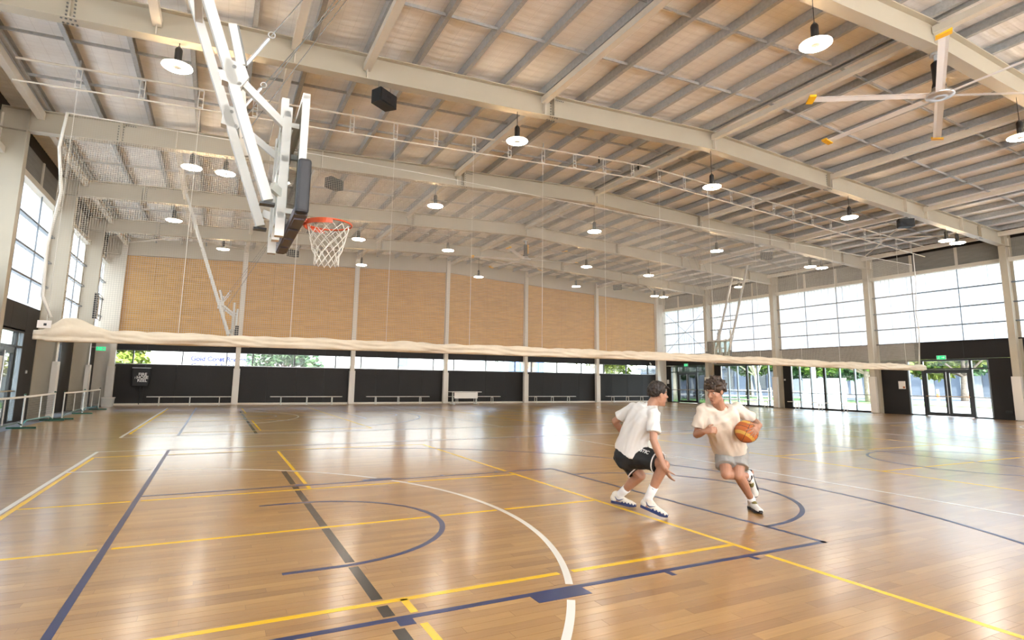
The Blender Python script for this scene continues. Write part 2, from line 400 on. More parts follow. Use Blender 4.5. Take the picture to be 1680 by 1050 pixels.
# painted lines: (priority colour, shape)
SH = []
PR = {'l_blue': 0, 'l_white': 1, 'l_yellow': 2, 'l_black': 3}
def ln(col, x0, y0, x1, y1, w=.055): SH.append((col, 'L', (x0, y0, x1, y1, w)))
def arc(col, cx, cy, r, a0, a1, w=.055): SH.append((col, 'A', (cx, cy, r, math.radians(a0), math.radians(a1), w)))
def court(yc):
    for s, xb in ((1, -.07), (-1, 27.93)):
        X = lambda d: xb+s*d
        A = (lambda a: a) if s == 1 else (lambda a: 180-a)
        def arcs(col, d, r, a0, a1): 
            if s == 1: arc(col, X(d), yc, r, a0, a1)
            else: arc(col, X(d), yc, r, 180-a1, 180-a0)
        ln('l_blue', xb, yc-7.5, xb, yc+7.5)
        for q in (-1, 1):
            ln('l_blue', xb, yc+q*2.425, X(5.87), yc+q*2.425)
            y = yc+q*2.45
            for d, w, h in ((1.80, .1, .09), (2.72, .42, .13), (3.9, .05, .09), (4.82, .05, .09)):
                ln('l_blue', X(d), y+q*(h/2), X(d+w), y+q*(h/2), h)
            ln('l_blue', X(1.27), yc+q*1.275, X(1.645), yc+q*1.275)
            ln('l_blue', xb, yc+q*6.6, X(2.9), yc+q*6.6)
        ln('l_blue', X(5.845), yc-2.45, X(5.845), yc+2.45)
        arcs('l_blue', 5.82, 1.8, -90, 90); arcs('l_blue', 1.645, 1.275, -90, 90); arcs('l_blue', 1.645, 6.72, -79, 79)
        arcs('l_white', -1.2, 4.9, -90, 90)
        ln('l_white', X(-1.19), yc-7.62, X(-1.19), yc+7.62)
        ln('l_white', X(8.98), yc-7.62, X(8.98), yc+7.62)
    ln('l_blue', 13.93, yc-7.5, 13.93, yc+7.5); arc('l_blue', 13.93, yc, 1.8, 0, 360)
    for q in (-1, 1):
        ln('l_white', -1.27, yc+q*7.62, 29.13, yc+q*7.62); ln('l_blue', -.07, yc+q*7.42, 27.93, yc+q*7.42)
    for xs in (-1.18, 10.87, 22.92):
        for x in (xs, xs+6.12): ln('l_yellow', x, yc-6.7, x, yc+6.7)
        for y in (-6.7, -2.13, 0, 2.13, 6.7): ln('l_yellow', xs+.02, yc+y, xs+6.1, yc+y)
        for q in (-1, 1): ln('l_yellow', xs+3.05, yc+q*2.13, xs+3.05, yc+q*6.7, .05)
    for x in (1.71, 26.15): ln('l_black', x, yc-7.55, x, yc+3.95, .075)
court(0.0); court(18.2)
def sd(sh, x, y):
    k, t, a = sh
    if t == 'L':
        x0, y0, x1, y1, w = a; dx, dy = x1-x0, y1-y0; L2 = dx*dx+dy*dy; u = max(0, min(1, ((x-x0)*dx+(y-y0)*dy)/L2))
        return math.hypot(x-x0-u*dx, y-y0-u*dy)-w/2
    cx, cy, r, a0, a1, w = a; an = math.atan2(y-cy, x-cx)
    while an < a0: an += 2*PI
    if an <= a1: return abs(math.hypot(x-cx, y-cy)-r)-w/2
    return 9
def bounds(sh):
    k, t, a = sh
    if t == 'L': return min(a[0], a[2])-.2, max(a[0], a[2])+.2, min(a[1], a[3])-.2, max(a[1], a[3])+.2
    return a[0]-a[2]-.2, a[0]+a[2]+.2, a[1]-a[2]-.2, a[1]+a[2]+.2
BD = [bounds(s) for s in SH]
LBL = {'l_blue': 'painted blue court line', 'l_white': 'painted white court line', 'l_yellow': 'painted yellow court line', 'l_black': 'painted black court line'}
for i, sh in enumerate(SH):
    col, t, a = sh; hi = [SH[j] for j in range(len(SH)) if PR[SH[j][0]] < PR[col] and BD[j][0] < BD[i][1] and BD[j][1] > BD[i][0] and BD[j][2] < BD[i][3] and BD[j][3] > BD[i][2]]
    if t == 'L':
        x0, y0, x1, y1, w = a; L = math.hypot(x1-x0, y1-y0); n = max(2, int(L/.02))
        P_ = lambda u: (x0+(x1-x0)*u, y0+(y1-y0)*u)
    else:
        cx, cy, r, a0, a1, w = a; n = max(8, int(r*(a1-a0)/.06)); P_ = lambda u: (cx+r*math.cos(a0+(a1-a0)*u), cy+r*math.sin(a0+(a1-a0)*u))
    runs = []; cur = None
    for k in range(n+1):
        u = k/n; p = P_(u); free = all(sd(h, *p) > .022 for h in hi)
        if free:
            if cur is None: cur = [u, u]
            cur[1] = u
        elif cur: runs.append(cur); cur = None
    if cur: runs.append(cur)
    for u0, u1 in runs:
        if (u1-u0)*n < 1: continue
        mb = MB(); z = .0016-.0002*PR[col]
        if t == 'L':
            p, q = P_(u0), P_(u1); mb.bar((p[0], p[1], z-.0006), (q[0], q[1], z-.0006), w, .0012)
        else:
            m = max(2, int(n*(u1-u0))); vs = []; fs = []
            for k in range(m+1):
                an = a0+(a1-a0)*(u0+(u1-u0)*k/m)
                for rr, zz in ((r-w/2, z), (r+w/2, z), (r+w/2, 0.0002), (r-w/2, .0002)): vs.append((cx+rr*math.cos(an), cy+rr*math.sin(an), zz))
            for k in range(m):
                for e in range(4): fs.append((k*4+e, k*4+(e+1) % 4, k*4+4+(e+1) % 4, k*4+4+e))
            mb.add(vs, fs)
        o = mb.build('court_line', col, fl); o['label'] = LBL[col]

# ------------------------------------------------------------------ ceiling
PUR = sorted([13.66-1.172*k for k in range(16)]+[13.94+1.172*k for k in range(16)])
xs = [XL-.2]
for a, b in zip(PUR[:-1], PUR[1:]):
    for k in range(4): xs.append(a+(b-a)*k/4)
xs += [PUR[-1], XR+.2]
ny = int((Y1+.2-Y0)/.06); vs = []; fs = []
def sag(x):
    for a, b in zip(PUR[:-1], PUR[1:]):
        if a <= x < b: return -.045*math.sin(PI*(x-a)/(b-a))
    return 0
for j in range(ny+1):
    y = Y0-.1+j*(Y1+.3-Y0)/ny; rip = (0, .008, .008, 0)[j % 4]
    for x in xs: vs.append((x, y, zp(x)+.225+sag(x)+rip))
nx = len(xs)
for j in range(ny):
    for i in range(nx-1): fs.append((j*nx+i, j*nx+i+1, (j+1)*nx+i+1, (j+1)*nx+i))
ce = MB().add(vs, fs).build('ceiling', 'ceiling', smooth=False, kind='structure', label='pale foil-faced insulation blanket under the pitched metal roof')
MB().prism([(XL-.4, zp(XL)+.30), (XC, zp(XC)+.36), (XR+.4, zp(XR)+.30), (XR+.4, zp(XR)+.36), (XC, zp(XC)+.42), (XL-.4, zp(XL)+.36)], 'y', Y0-.4, Y1+.5).build('roof_sheet', 'galv', ce)
# purlins: lipped channels that run the length of the hall
def channel(flip):
    f = -1 if flip else 1
    m = MB(); L = Y1-Y0
    m.box(-.008, .008, 0, L, 0, .22)
    m.box(min(0, f*.08), max(0, f*.08), 0, L, 0, .010); m.box(min(0, f*.08), max(0, f*.08), 0, L, .21, .22)
    m.box(f*.08-.005, f*.08+.005, 0, L, 0, .025)
    return m.mesh('purlin')
pm = [channel(False), channel(True)]
for x in PUR: put('purlin', pm[x > XC], ce, (x, Y0, zp(x)), mat='galv')
fr2 = FR+[Y1]
for a, b in zip([Y0]+FR, fr2):
    for t in (1/3, 2/3):
        y = a+(b-a)*t
        for p, q in ((PUR[0], PUR[15]), (PUR[16], PUR[-1])):
            MB().bar((p, y, zp(p)+.07), (q, y, zp(q)+.07), .03, .065).build('bridging_bar', 'galv', ce)
# cream struts between the beams
SX = [1.62, 7.82, 13.98, 19.72, 25.72]
for i, (a, b) in enumerate(zip(FR, fr2[1:])):
    for x in SX+([-.9, 3.16] if i in (1, 3, 4) else []):
        z = zp(x)-.17 if x not in (-.9, 3.16) else zp(x)-.30
        MB().bar((x, a+.03, z), (x, b-.03, z), .16, .16).build('strut', 'cream2', ce)
    for x in (-4.02, 31.62): MB().bar((x, a+.03, 8.28), (x, b-.03, 8.28), .16, .2).build('eaves_strut', 'cream2', ce)
# diagonal roof braces in the two end bays
for (xa, ya, xb2, yb) in ((25.72, 24.15, 31.6, 28.8), (31.6, 24.15, 25.72, 28.8), (25.72, 6.4, 31.6, 12.4), (31.6, 6.4, 25.72, 12.4), (-4.0, 24.15, 1.62, 28.8), (1.62, 24.15, -4.0, 28.8)):
    MB().tube([(xa, ya, zp(xa)-.1), (xb2, yb, zp(xb2)-.1)], .03, 6).build('roof_brace', 'cream2', ce)

# ------------------------------------------------------------------ portal frames
bolt_me = MB().lathe([(.017, 0), (.017, .02), (.010, .026)], n=6, axis='y').mesh('bolt')
NAMES = {0.0: 'cream steel roof beam at the top right corner, crossing above the large fan', 6.28: 'cream steel roof beam that crosses the whole picture just beyond the hoop',
         12.5: 'cream steel roof beam just behind the netting, second full beam away', 18.52: 'cream steel roof beam third away, with the far fan hanging below it', 24.15: 'cream steel roof beam last before the tan panelled wall',
         -6.2: 'cream steel roof beam overhead out of view'}
for Y in FR:
    if Y < -1: continue
    root = empty('portal_frame', (0, Y, 0), label=NAMES[Y], cat='roof beam', group='steel portal frames', kind='structure')
    for s in (-1, 1):
        xe = XLI if s < 0 else XRI; xo = XL+.05 if s < 0 else XR-.05
        m = MB(); a, b = (xe, XC) if s < 0 else (XC, xe)
        m.prism([(a, zb(a)), (b, zb(b)), (b, zb(b)+.6), (a, zb(a)+.6)], 'y', -.012, .012)
        for dz in (0.0125, .59): m.bar((a, 0, zb(a)+dz), (b, 0, zb(b)+dz), .27, .025)
        m.build('rafter', 'cream', root)
        m = MB(); lo, hi_ = min(xe, xo), max(xe, xo)
        m.box(lo, hi_, -.012, .012, 0, 8.38); m.box(xe-.0125, xe+.0125, -.135, .135, 0, zb(xe)+.01); m.box(xo-.012, xo+.012, -.135, .135, 0, 8.38)
        m.box(lo, hi_, -.13, .13, zb(xe)-.01, zb(xe)+.012); m.box(xe-.012, xe+.012, -.13, -.012, zb(xe), 8.38); m.box(lo, hi_, -.12, .12, 8.36, 8.38)
        m.build('column', 'cream', root)
        p = MB(); px = xe+(-s)*.03
        p.box(min(px, px-s*.06), max(px, px-s*.06), -.17, .17, .04, 1.92); p.box(min(px, px+s*.10), max(px, px+s*.10), -.17, -.14, .04, 1.92); p.box(min(px, px+s*.10), max(px, px+s*.10), .14, .17, .04, 1.92)
        p.build('column_pad', 'pad', root)
    for x in SX+[-.9, 3.16, 24.3, 28.4]:
        MB().box(x-.008, x+.008, -.125, .125, zb(x)+.02, zb(x)+.58).build('stiffener', 'cream2', root)
    for x in (-2.25, 8.1, 19.6, 29.9):
        sp = MB().box(x-.012, x+.012, -.128, .128, zb(x)+.02, zb(x)+.58).build('splice_plate', 'cream', root)
        bm = MB()
        for i in range(6):
            for dx in (-.06, .06):
                c = (x+dx, -.018, zb(x)+.1+.078*i); bm.lathe([(.019, -.012), (.019, .0), (.011, .006)], c, 6, 'y')
        for i in range(5): bm.lathe([(.017, -.012), (.017, 0)], (x+.11+.055*i, -.018, zb(x)+.545), 6, 'y')
        for i in range(4):
            for dy in (-.08, .08):
                bm.lathe([(.02, -.02), (.02, 0)], (x-.11+.07*i, dy, zb(x)), 6)
        bm.build('bolt_set', 'zinc', sp, kind='stuff')

# ------------------------------------------------------------------ far wall
FX = [-4.05, 1.64, 7.85, 13.76, 19.62, 25.65, 31.45]
wf = MB().box(XL-.1, XR+.1, 29.06, 29.26, 0, 2.03).add([], []).box(XL-.1, XR+.1, 29.06, 29.26, 2.86, 9.2).build('wall_far', 'dark', kind='structure', label='far end wall with tan perforated panels over a charcoal lining')
for k, (a, b) in enumerate(zip(FX[:-1], FX[1:])):
    a2, b2 = a+.02, b-.02; n = 4
    for i in range(n):
        x0, x1 = a2+(b2-a2)*i/n+.004, a2+(b2-a2)*(i+1)/n-.004
        MB().box(x0, x1, 29.0, 29.06, .10, 2.05).build('lining_panel', 'dark', wf); MB().box(x0, x1, 29.0, 29.06, 2.82, 3.5).build('lining_panel', 'dark', wf)
        tz = lambda x: 8.5-.046*abs(x-13.8)
        for z0, z1 in ((3.51, 5.15), (5.155, 6.8)): MB().box(x0, x1, 28.97, 29.05, z0, z1).build('ply_panel', 'ply', wf)
        MB().prism([(x0, 6.805), (x1, 6.805), (x1, tz(x1)), (x0, tz(x0))], 'y', 28.97, 29.05).build('ply_panel', 'ply', wf)
for a, b in ((XL, FX[0]-.13), (FX[-1]+.13, XR)): MB().box(a, b, 28.95, 29.05, .1, 8.2).build('corner_panel', 'cream2', wf)
for k, x in enumerate(FX):
    c = MB().box(x-.12, x+.12, 28.72, 28.97, 0, zp(x)+.1).build('wall_post', 'cream2', wf)
    MB().box(x-.16, x+.16, 28.66, 28.9, .04, 1.95).build('post_pad', 'pad', c)
MB().box(XL, XR, 28.93, 29.0, 0, .10).build('baseboard_far', 'cream2', kind='structure', label='pale skirting along the far wall')
gb = MB().prism([(XL, 7.66), (XC, 8.5), (XR, 7.66), (XR, 8.75), (XC, 9.65), (XL, 8.75)], 'y', 28.88, 29.05).build('trim_1', 'cream', kind='structure', label='cream gable beam above the tan panels')
mul = [-3.2, -1.0, 1.1, 2.4, 4.6, 6.9, 8.4, 10.7, 13.0, 14.4, 16.7, 18.9, 20.2, 22.3, 24.4, 26.4, 28.5, 30.6]
ed = [XL]+mul+[XR]
wi = empty('window_1', kind='structure', label='long narrow strip window in the far charcoal wall')
MB().box(XL, XR, 29.0, 29.12, 2.05, 2.12).build('sill', 'frame', wi); MB().box(XL, XR, 29.0, 29.12, 2.78, 2.84).build('head', 'frame', wi)
MB().box(XL, XR, 28.96, 29.0, 2.085, 2.105).build('sill_edge', 'alu', wi)
for x in mul: MB().box(x-.03, x+.03, 29.0, 29.12, 2.12, 2.78).build('mullion', 'frame', wi)
for a, b in zip(ed[:-1], ed[1:]): MB().box(a+.03, b-.03, 29.055, 29.063, 2.12, 2.78).build('pane', 'glass', wi)
# back wall behind the camera
nw = MB().box(XL-.1, XR+.1, Y0-.25, Y0-.05, 0, 1.0).build('wall_near', pmat('pale_lining', (.60, .55, .49), .6), kind='structure', label='pale lined end wall behind the viewer')
MB().prism([(XL-.1, 8.0), (XR+.1, 8.0), (XR+.1, 9.0), (XC, 9.75), (XL-.1, 9.0)], 'y', Y0-.25, Y0-.05).build('gable_panel', 'cream', nw)
fill_win = empty('window_0', kind='structure', label='added translucent fill-light panels in the unseen end wall behind the viewer')  # unseen translucent band added to fill the hall with daylight from behind
for i in range(37): MB().box(XL+i*1.01, XL+i*1.01+1.0, Y0-.16, Y0-.15, 1.0, 8.0).build('translucent_sheet', 'poly_fill', fill_win)

# ------------------------------------------------------------------ side walls
WN = [1]
def corrug(w, z0, z1, d=.03, pitch=.25):
    """one ribbed sheet, width along y"""
    n = max(2, round(w/pitch)); prof = []
    for i in range(n):
        y = i*w/n; q = w/n
        prof += [(y, 0), (y+q*.60, 0), (y+q*.70, d), (y+q*.90, d)]
    prof.append((w, 0)); vs = []; fs = []
    for y, x in prof: vs += [(x, y, z0), (x, y, z1)]
    for i in range(len(prof)-1): fs.append((2*i, 2*i+2, 2*i+3, 2*i+1))
    return MB().add(vs, fs)
SHEET = {}
def bay_window(side, a, b, seen, where):
    x = XL if side < 0 else XR; WN[0] += 1
    w = empty('window_%d' % WN[0], kind='structure', label='white translucent ribbed panel window, ' + where)
    n = 7; wd = (b-a)/n; key = (round(wd, 3),)
    if key not in SHEET: SHEET[key] = corrug(wd+.02, 3.62, 7.14).mesh('translucent_sheet')
    for i in range(n): put('translucent_sheet', SHEET[key], w, (x, a+i*wd, 0), mat='poly')
    if seen:
        xi = x-side*.09
        for z in (4.42, 5.28, 6.17): MB().box(xi-.07, xi+.07, a, b, z-.03, z+.03).build('girt', 'silver', w)
        for t in (1/3, 2/3):
            y = a+(b-a)*t; MB().bar((xi-side*.05, y, 3.65), (xi-side*.05, y, 7.1), .035, .035).build('sag_rod', 'silver', w)
def strip(wall, side, mat, a, b, z0, z1, name, step=1.25, d=.06):
    x = XL if side < 0 else XR; n = max(1, round((b-a)/step))
    for i in range(n):
        p, q = a+(b-a)*i/n+.004, a+(b-a)*(i+1)/n-.004
        MB().box(min(x, x-side*d), max(x, x-side*d), p, q, z0, z1).build(name, mat, wall)
def mullion(parent, side, y, w, z0, z1, mat='silver', name='mullion'):
    x = XL if side < 0 else XR
    return MB().box(x-.06, x+.06, y-w/2, y+w/2, z0, z1).build(name, mat, parent)
def rail(parent, side, a, b, z0, z1, mat='frame', name='rail', t=.06):
    x = XL if side < 0 else XR
    return MB().box(x-t, x+t, a, b, z0, z1).build(name, mat, parent)
def pane(parent, side, a, b, z0, z1):
    x = XL if side < 0 else XR
    return MB().box(x-.004, x+.004, a, b, z0, z1).build('pane', 'glass', parent)
def glazing(side, a, b, ms, thick, where, ztop=2.74):
    WN[0] += 1; w = empty('window_%d' % WN[0], kind='structure', label='tall floor-level glazing in dark frames, ' + where)
    rail(w, side, a, b, 0, .10, name='sill'); rail(w, side, a, b, ztop-.06, ztop+.04, name='head')
    rail(w, side, a, b, .93, .97, 'alu', 'mid_rail', .03)
    for y in (a+.04, b-.04): mullion(w, side, y, .08, .1, ztop-.06, 'frame')
    e = [a+.08]+sorted(ms)+[b-.08]
    for y in ms:
        mullion(w, side, y, .13 if y == thick else .07, .1, ztop-.06, 'frame' if y == thick else 'silver')
    for p, q in zip(e[:-1], e[1:]): pane(w, side, p+.03, q-.03, .1, ztop-.06)
DN = [0]
def door_unit(side, a, b, da, db, where, ztop=2.74):
    WN[0] += 1; w = empty('window_%d' % WN[0], kind='structure', label='glazed entrance screen with fanlights, ' + where)
    rail(w, side, a, b, ztop-.05, ztop+.04, name='head'); rail(w, side, a, b, 2.28, 2.34, name='transom')
    for y, k in ((a+.03, 'silver'), (da-.05, 'frame'), (db+.05, 'frame'), (b-.03, 'silver')): mullion(w, side, y, .09 if k == 'frame' else .06, 0, ztop-.05, k)
    for p, q in ((a, da-.09), (db+.09, b)):
        rail(w, side, p, q, 0, .06, name='sill'); rail(w, side, p, q, .93, .98, 'alu', 'mid_rail', .03); pane(w, side, p+.06, q, .06, 2.28)
    for p, q in ((a+.06, da-.09), (da, db), (db+.09, b-.06)): pane(w, side, p, q, 2.34, ztop-.05)
    DN[0] += 1; d = empty('door_%d' % DN[0], kind='structure', label='black framed double glass door, ' + where)
    mid = (da+db)/2; x = XL if side < 0 else XR
    for p, q in ((da+.005, mid-.006), (mid+.006, db-.005)):
        f = MB()
        for y0, y1, z0, z1 in ((p, p+.12, .02, 2.27), (q-.12, q, .02, 2.27), (p+.12, q-.12, .02, .19), (p+.12, q-.12, 2.10, 2.27)): f.box(x-.04, x+.04, y0, y1, z0, z1)
        lf = f.build('door_leaf', 'frame', d); pane(lf, side, p+.11, q-.11, .18, 2.11)
        MB().tube([(x-side*.10, p+.04, .97), (x-side*.10, q-.04, .97)], .022, 8).build('push_bar', pmat('bronze_bar', (.5, .36, .22), .3, metal=.7), lf)
    MB().tube([(x-side*.07, mid, .15), (x-side*.07, mid, 2.15)], .02, 8).build('centre_rod', 'alu', d)
for side, nm in ((-1, 'left'), (1, 'right')):
    wx = XL if side < 0 else XR
    wall = MB().box(min(wx+side*.12, wx+side*.22), max(wx+side*.12, wx+side*.22), Y0, Y1, 7.14, 8.9).build('wall_'+nm, 'cream', kind='structure', label='%s side wall of steel columns, charcoal lining and translucent panels' % nm)
    MB().box(min(wx-side*.02, wx-side*.22), max(wx-side*.02, wx-side*.22), Y0, Y1, 7.12, 7.30).build('rail_beam', 'cream2', wall)
    if side > 0: MB().box(wx-.11, wx-.03, Y0, Y1, 3.60, 3.66).build('sill_rail', 'dark', wall)
    bays = list(zip([Y0]+FR, fr2))
    for a, b in bays:
        seen = b > 6
        where = ('on the %s wall, bay ' % nm)+{-12.4: 'behind the viewer', -6.2: 'beside the viewer', 0.0: 'nearest the near beam', 6.28: 'beside the curtain end', 12.5: 'second past the curtain', 18.52: 'third past the curtain', 24.15: 'in the far corner'}[a]
        bay_window(side, a, b, seen, where)
        n = 3
        for i in range(n):
            p, q = a+(b-a)*i/n, a+(b-a)*(i+1)/n
            MB().box(min(wx, wx-side*.06), max(wx, wx-side*.06), p+.06, q-.06, 7.30, 8.20).build('mesh_panel', 'louver', wall)
            MB().box(min(wx, wx-side*.10), max(wx, wx-side*.10), p-.06, p+.06, 7.30, 8.20).build('stub_post', 'cream2', wall)
        MB().box(min(wx, wx-side*.06), max(wx, wx-side*.06), a, b, 8.20, 8.85).build('eaves_panel', 'dark', wall)
        low = lambda p, q: strip(wall, side, 'dark', p, q, 0, 2.78, 'lining_panel', 1.6)
        up = lambda mat, p, q, st=1.15: strip(wall, side, mat, p, q, 2.79, 3.62, 'perforated_panel' if mat == 'perf' else 'lining_panel', st)
        if side > 0 and a == 6.28:
            low(6.28, 7.5); low(11.05, 12.5); door_unit(1, 7.5, 11.05, 8.29, 10.29, where); up('dark', 6.28, 10.62, 2.2); up('perf', 10.62, 12.5, .62)
        elif side > 0 and a == 12.5:
            low(17.9, 18.52); glazing(1, 12.5, 17.9, [13.84, 14.72, 15.65, 16.51, 17.27], 15.65, where); up('perf', a, b)
        elif side > 0 and a == 18.52:
            low(23.5, 24.15); glazing(1, 18.52, 23.5, [19.5, 20.35, 21.2, 22.0, 22.75], 21.2, where); up('perf', a, b)
        elif side > 0 and a == 24.15:
            low(24.15, 24.82); low(28.44, 29.0); door_unit(1, 24.82, 28.44, 25.76, 27.66, where); up('dark', a, b)
        elif side < 0 and a == 12.5:
            low(12.5, 13.6); low(16.95, 18.52); door_unit(-1, 13.6, 16.95, 14.3, 16.3, where, 2.8); up('dark', a, b, 1.5)
        elif side < 0 and a == 18.52:
            low(18.52, 19.3); low(22.0, 24.15); glazing(-1, 19.3, 22.0, [20.2, 21.1], 20.2, where); up('dark', a, b, 1.5)
        else:
            low(a, b); up('dark', a, b, 1.5)
# cross bracing in the far corner bay of the right wall
wr = bpy.data.objects['wall_right']
for p, q in (((24.3, 3.7), (28.8, 7.0)), ((28.8, 3.7), (24.3, 7.0))):
    MB().tube([(XR-.25, p[0], p[1]), (XR-.25, q[0], q[1])], .018, 6).build('cross_brace', 'silver', wr)

# ------------------------------------------------------------------ hanging lights
def make_light():
    r = empty('pendant_light', cat='light')
    MB().tube([(0, 0, .40), (0, 0, .95)], .008, 6).build('cord', 'black', r)
    MB().lathe([(.02, .44), (.035, .40)], n=10).build('hook', 'zinc', r)
    MB().lathe([(.065, .03), (.068, .06), (.068, .36), (.05, .40)], n=16).build('driver', 'black', r, True)
    MB().lathe([(.10, .0), (.11, -.016), (.255, -.010), (.27, .004), (.255, .012), (.11, .012)], n=28, closed=True).build('lens', 'lens', r, True)
    MB().lathe([(.07, .034), (.12, .030), (.275, .016), (.28, .004), (.272, .004), (.258, .0135), (.11, .0135), (.07, .02)], n=28, closed=True).build('housing', 'housing', r, True)  # shell added above the lens to hold back most of its upward light
    MB().lathe([(0, -.012), (.07, -.012), (.10, 0), (.08, .035), (0, .04)], n=20).build('hub', 'lamp_hub', r, True)
    return r
lt0 = make_light(); first = [True]
LIGHTS = [(0.0, 'beam in the top right corner', [(9.89, 7.57), (17.55, 7.44)]),
  (6.28, 'nearest full beam', [(-.50, 7.47), (.35, 7.48), (7.05, 7.53), (13.89, 7.48), (20.76, 7.50), (27.24, 7.45), (28.08, 7.45)]),
  (12.5, 'beam just behind the netting', [(-.46, 7.52), (.43, 7.50), (7.06, 7.52), (13.87, 7.50), (20.71, 7.49), (27.28, 7.43), (28.21, 7.46)]),
  (18.52, 'beam with the far fan', [(-1.23, 7.32), (5.7, 7.46), (9.84, 7.45), (17.63, 7.48), (21.84, 7.42), (29.0, 7.39)]),
  (24.15, 'last beam before the tan wall', [(.48, 7.55), (7.08, 7.47), (13.89, 7.47), (20.71, 7.50), (27.19, 7.39), (28.02, 7.39)])]
ORD = ['first', 'second', 'third', 'fourth', 'fifth', 'sixth', 'seventh']
for Y, nm, ls in LIGHTS:
    for i, (x, z) in enumerate(ls):
        o = lt0 if first[0] else copy_tree(lt0); first[0] = False
        o.location = (x, Y, z); zt = zb(x)-z
        for c in o.children:
            if c.name.startswith('cord'):
                c.data = MB().tube([(0, 0, .40), (0, 0, zt)], .008, 6).mesh('cord'); c.data.materials.append(M['black'])
        tag(o, 'round white pendant light, %s from left under the %s' % (ORD[i], nm), 'light', 'high-bay lights')

# ------------------------------------------------------------------ loudspeakers
def make_speaker():
    r = empty('loudspeaker')
    MB().prism([(-.28, -.14), (.28, -.14), (.24, .16), (-.24, .16)], 'z', -.15, .17).build('cabinet', 'matblack', r)
    g = MB().box(-.25, .25, -.155, -.140, -.12, .14).build('grille', 'black', r)
    MB().box(-.06, .06, -.160, -.155, .0, .06).build('badge', 'matblack', g)
    for x in (-.2, .2):
        MB().tube([(x, 0, .17), (x, 0, .62)], .006, 5).build('hanging_chain', 'zinc', r)
    return r
sp0 = make_speaker(); first = [True]
for Y, x, z, lb in ((6.28, 3.59, 7.80, 'black loudspeaker hung under the nearest full beam to the right of the hoop'), (6.28, 24.31, 7.77, 'black loudspeaker under the nearest full beam near the right wall'),
                    (12.5, 3.58, 7.72, 'black loudspeaker seen through the netting above the orange rim'), (12.5, 24.03, 7.63, 'black loudspeaker under the second full beam, right half of the hall'),
                    (24.15, 3.62, 7.70, 'small far black loudspeaker just above the tan wall beside the basketball net'), (24.15, 24.01, 7.71, 'small far black loudspeaker above the tan wall near the right corner')):
    o = sp0 if first[0] else copy_tree(sp0); first[0] = False
    o.location = (x, Y, z); o.rotation_euler = (0, 0, math.radians(35 if x < 10 else -40)); tag(o, lb, 'loudspeaker', 'hung loudspeakers')
    k = (zb(x)-z-.17)/.45
    for c in o.children:
        if c.name.startswith('hanging_chain'):
            c.data = c.data.copy()
            for v in c.data.vertices: v.co.z = .17+(v.co.z-.17)*k

# ------------------------------------------------------------------ ceiling fans
def make_fan(hz, top):
    r = empty('ceiling_fan')
    H = top
    MB().lathe([(.12, H-.04), (.12, H), ], n=16).build('mount_plate', 'galv', r)
    MB().tube([(0, 0, .78), (0, 0, H-.04)], .045, 10).build('down_rod', 'galv', r)
    MB().lathe([(.05, .80), (.11, .74), (.105, .30), (.13, .22), (.13, .16)], n=20).build('motor', 'black', r, True)
    MB().prism([(-.05, .30), (.05, .30), (.055, .76), (-.055, .76)], 'y', -.135, -.112).build('motor_cover', 'yellow', r)
    MB().lathe([(.05, -.03), (.10, -.05), (.26, -.03), (.27, .0), (.26, .03), (.14, .10), (.14, .16)], n=28).build('hub', 'alu', r, True)
    for k in range(6):
        a = k*PI/3; ca, sa = math.cos(a), math.sin(a); P_ = lambda d, w, z: (ca*d-sa*w, sa*d+ca*w, z)
        vs = []; prof = [(-.085, -.022), (-.03, .004), (.03, .018), (.085, .016), (.085, .010), (.03, .008), (-.03, -.008)]
        for d in (.20, 2.62): vs += [P_(d, w, z) for w, z in prof]
        n = len(prof); b = MB().add(vs, [tuple(range(n)), tuple(range(2*n-1, n-1, -1))]+[(i, (i+1) % n, (i+1) % n+n, i+n) for i in range(n)]).build('blade', M['blade'], r)
        t = MB(); vs = [P_(d, w, z) for d in (2.60, 2.74) for w, z in ((-.13, -.03), (.12, .05), (.12, .0), (-.13, -.05))]
        t.add(vs, [(0, 1, 2, 3), (7, 6, 5, 4), (0, 4, 5, 1), (1, 5, 6, 2), (2, 6, 7, 3), (3, 7, 4, 0)]).build('blade_tip', 'yellow', b)
    return r
M['blade'] = pmat('fan_blade', (.80, .81, .83), .35)
f1 = make_fan(0, zb(14.1)-7.68); f1.location = (14.12, .05, 7.68); f1.rotation_euler.z = math.radians(27.5)
tag(f1, 'large six-bladed ceiling fan with yellow tips, nearest, top right', 'ceiling fan', 'ceiling fans')
f2 = copy_tree(f1); f2.location = (13.95, 18.5, 7.46); f2.rotation_euler.z = math.radians(44.7)
tag(f2, 'far six-bladed ceiling fan with yellow motor cover seen through the netting', 'ceiling fan', 'ceiling fans')

# ------------------------------------------------------------------ divider curtain: net over a rolled canvas hem
CY = 9.12
cu = empty('curtain_rail', (0, CY, 0), label='cream rail with white hangers for the divider net, below the purlins', cat='rail')
xa, xb_ = -3.75, 31.2
for dz, r_ in ((-.17, .028), (-.68, .020)):
    MB().tube([(xa, 0, zp(xa)+dz), (XC, 0, zp(XC)+dz), (xb_, 0, zp(xb_)+dz)], r_, 8).build('rail_tube', 'cream2', cu)
hg = MB()
for x in (-.05, .05): hg.bar((x, 0, -.17), (x, 0, -.66), .018, .018)
for z in (-.20, -.42, -.64): hg.box(-.06, .06, -.012, .012, z-.012, z+.012)
hm = hg.mesh('hanger'); hx = [-2.62+1.21*k for k in range(28)]
for x in hx: put('hanger', hm, cu, (x, 0, zp(x)), mat='white')
for x in (11.7, 13.4, 14.4): MB().lathe([(.02, -.34), (.03, -.32), (.03, -.12), (.02, -.10)], (x, .03, zp(x)), 8).build('pulley_block', 'black', cu)
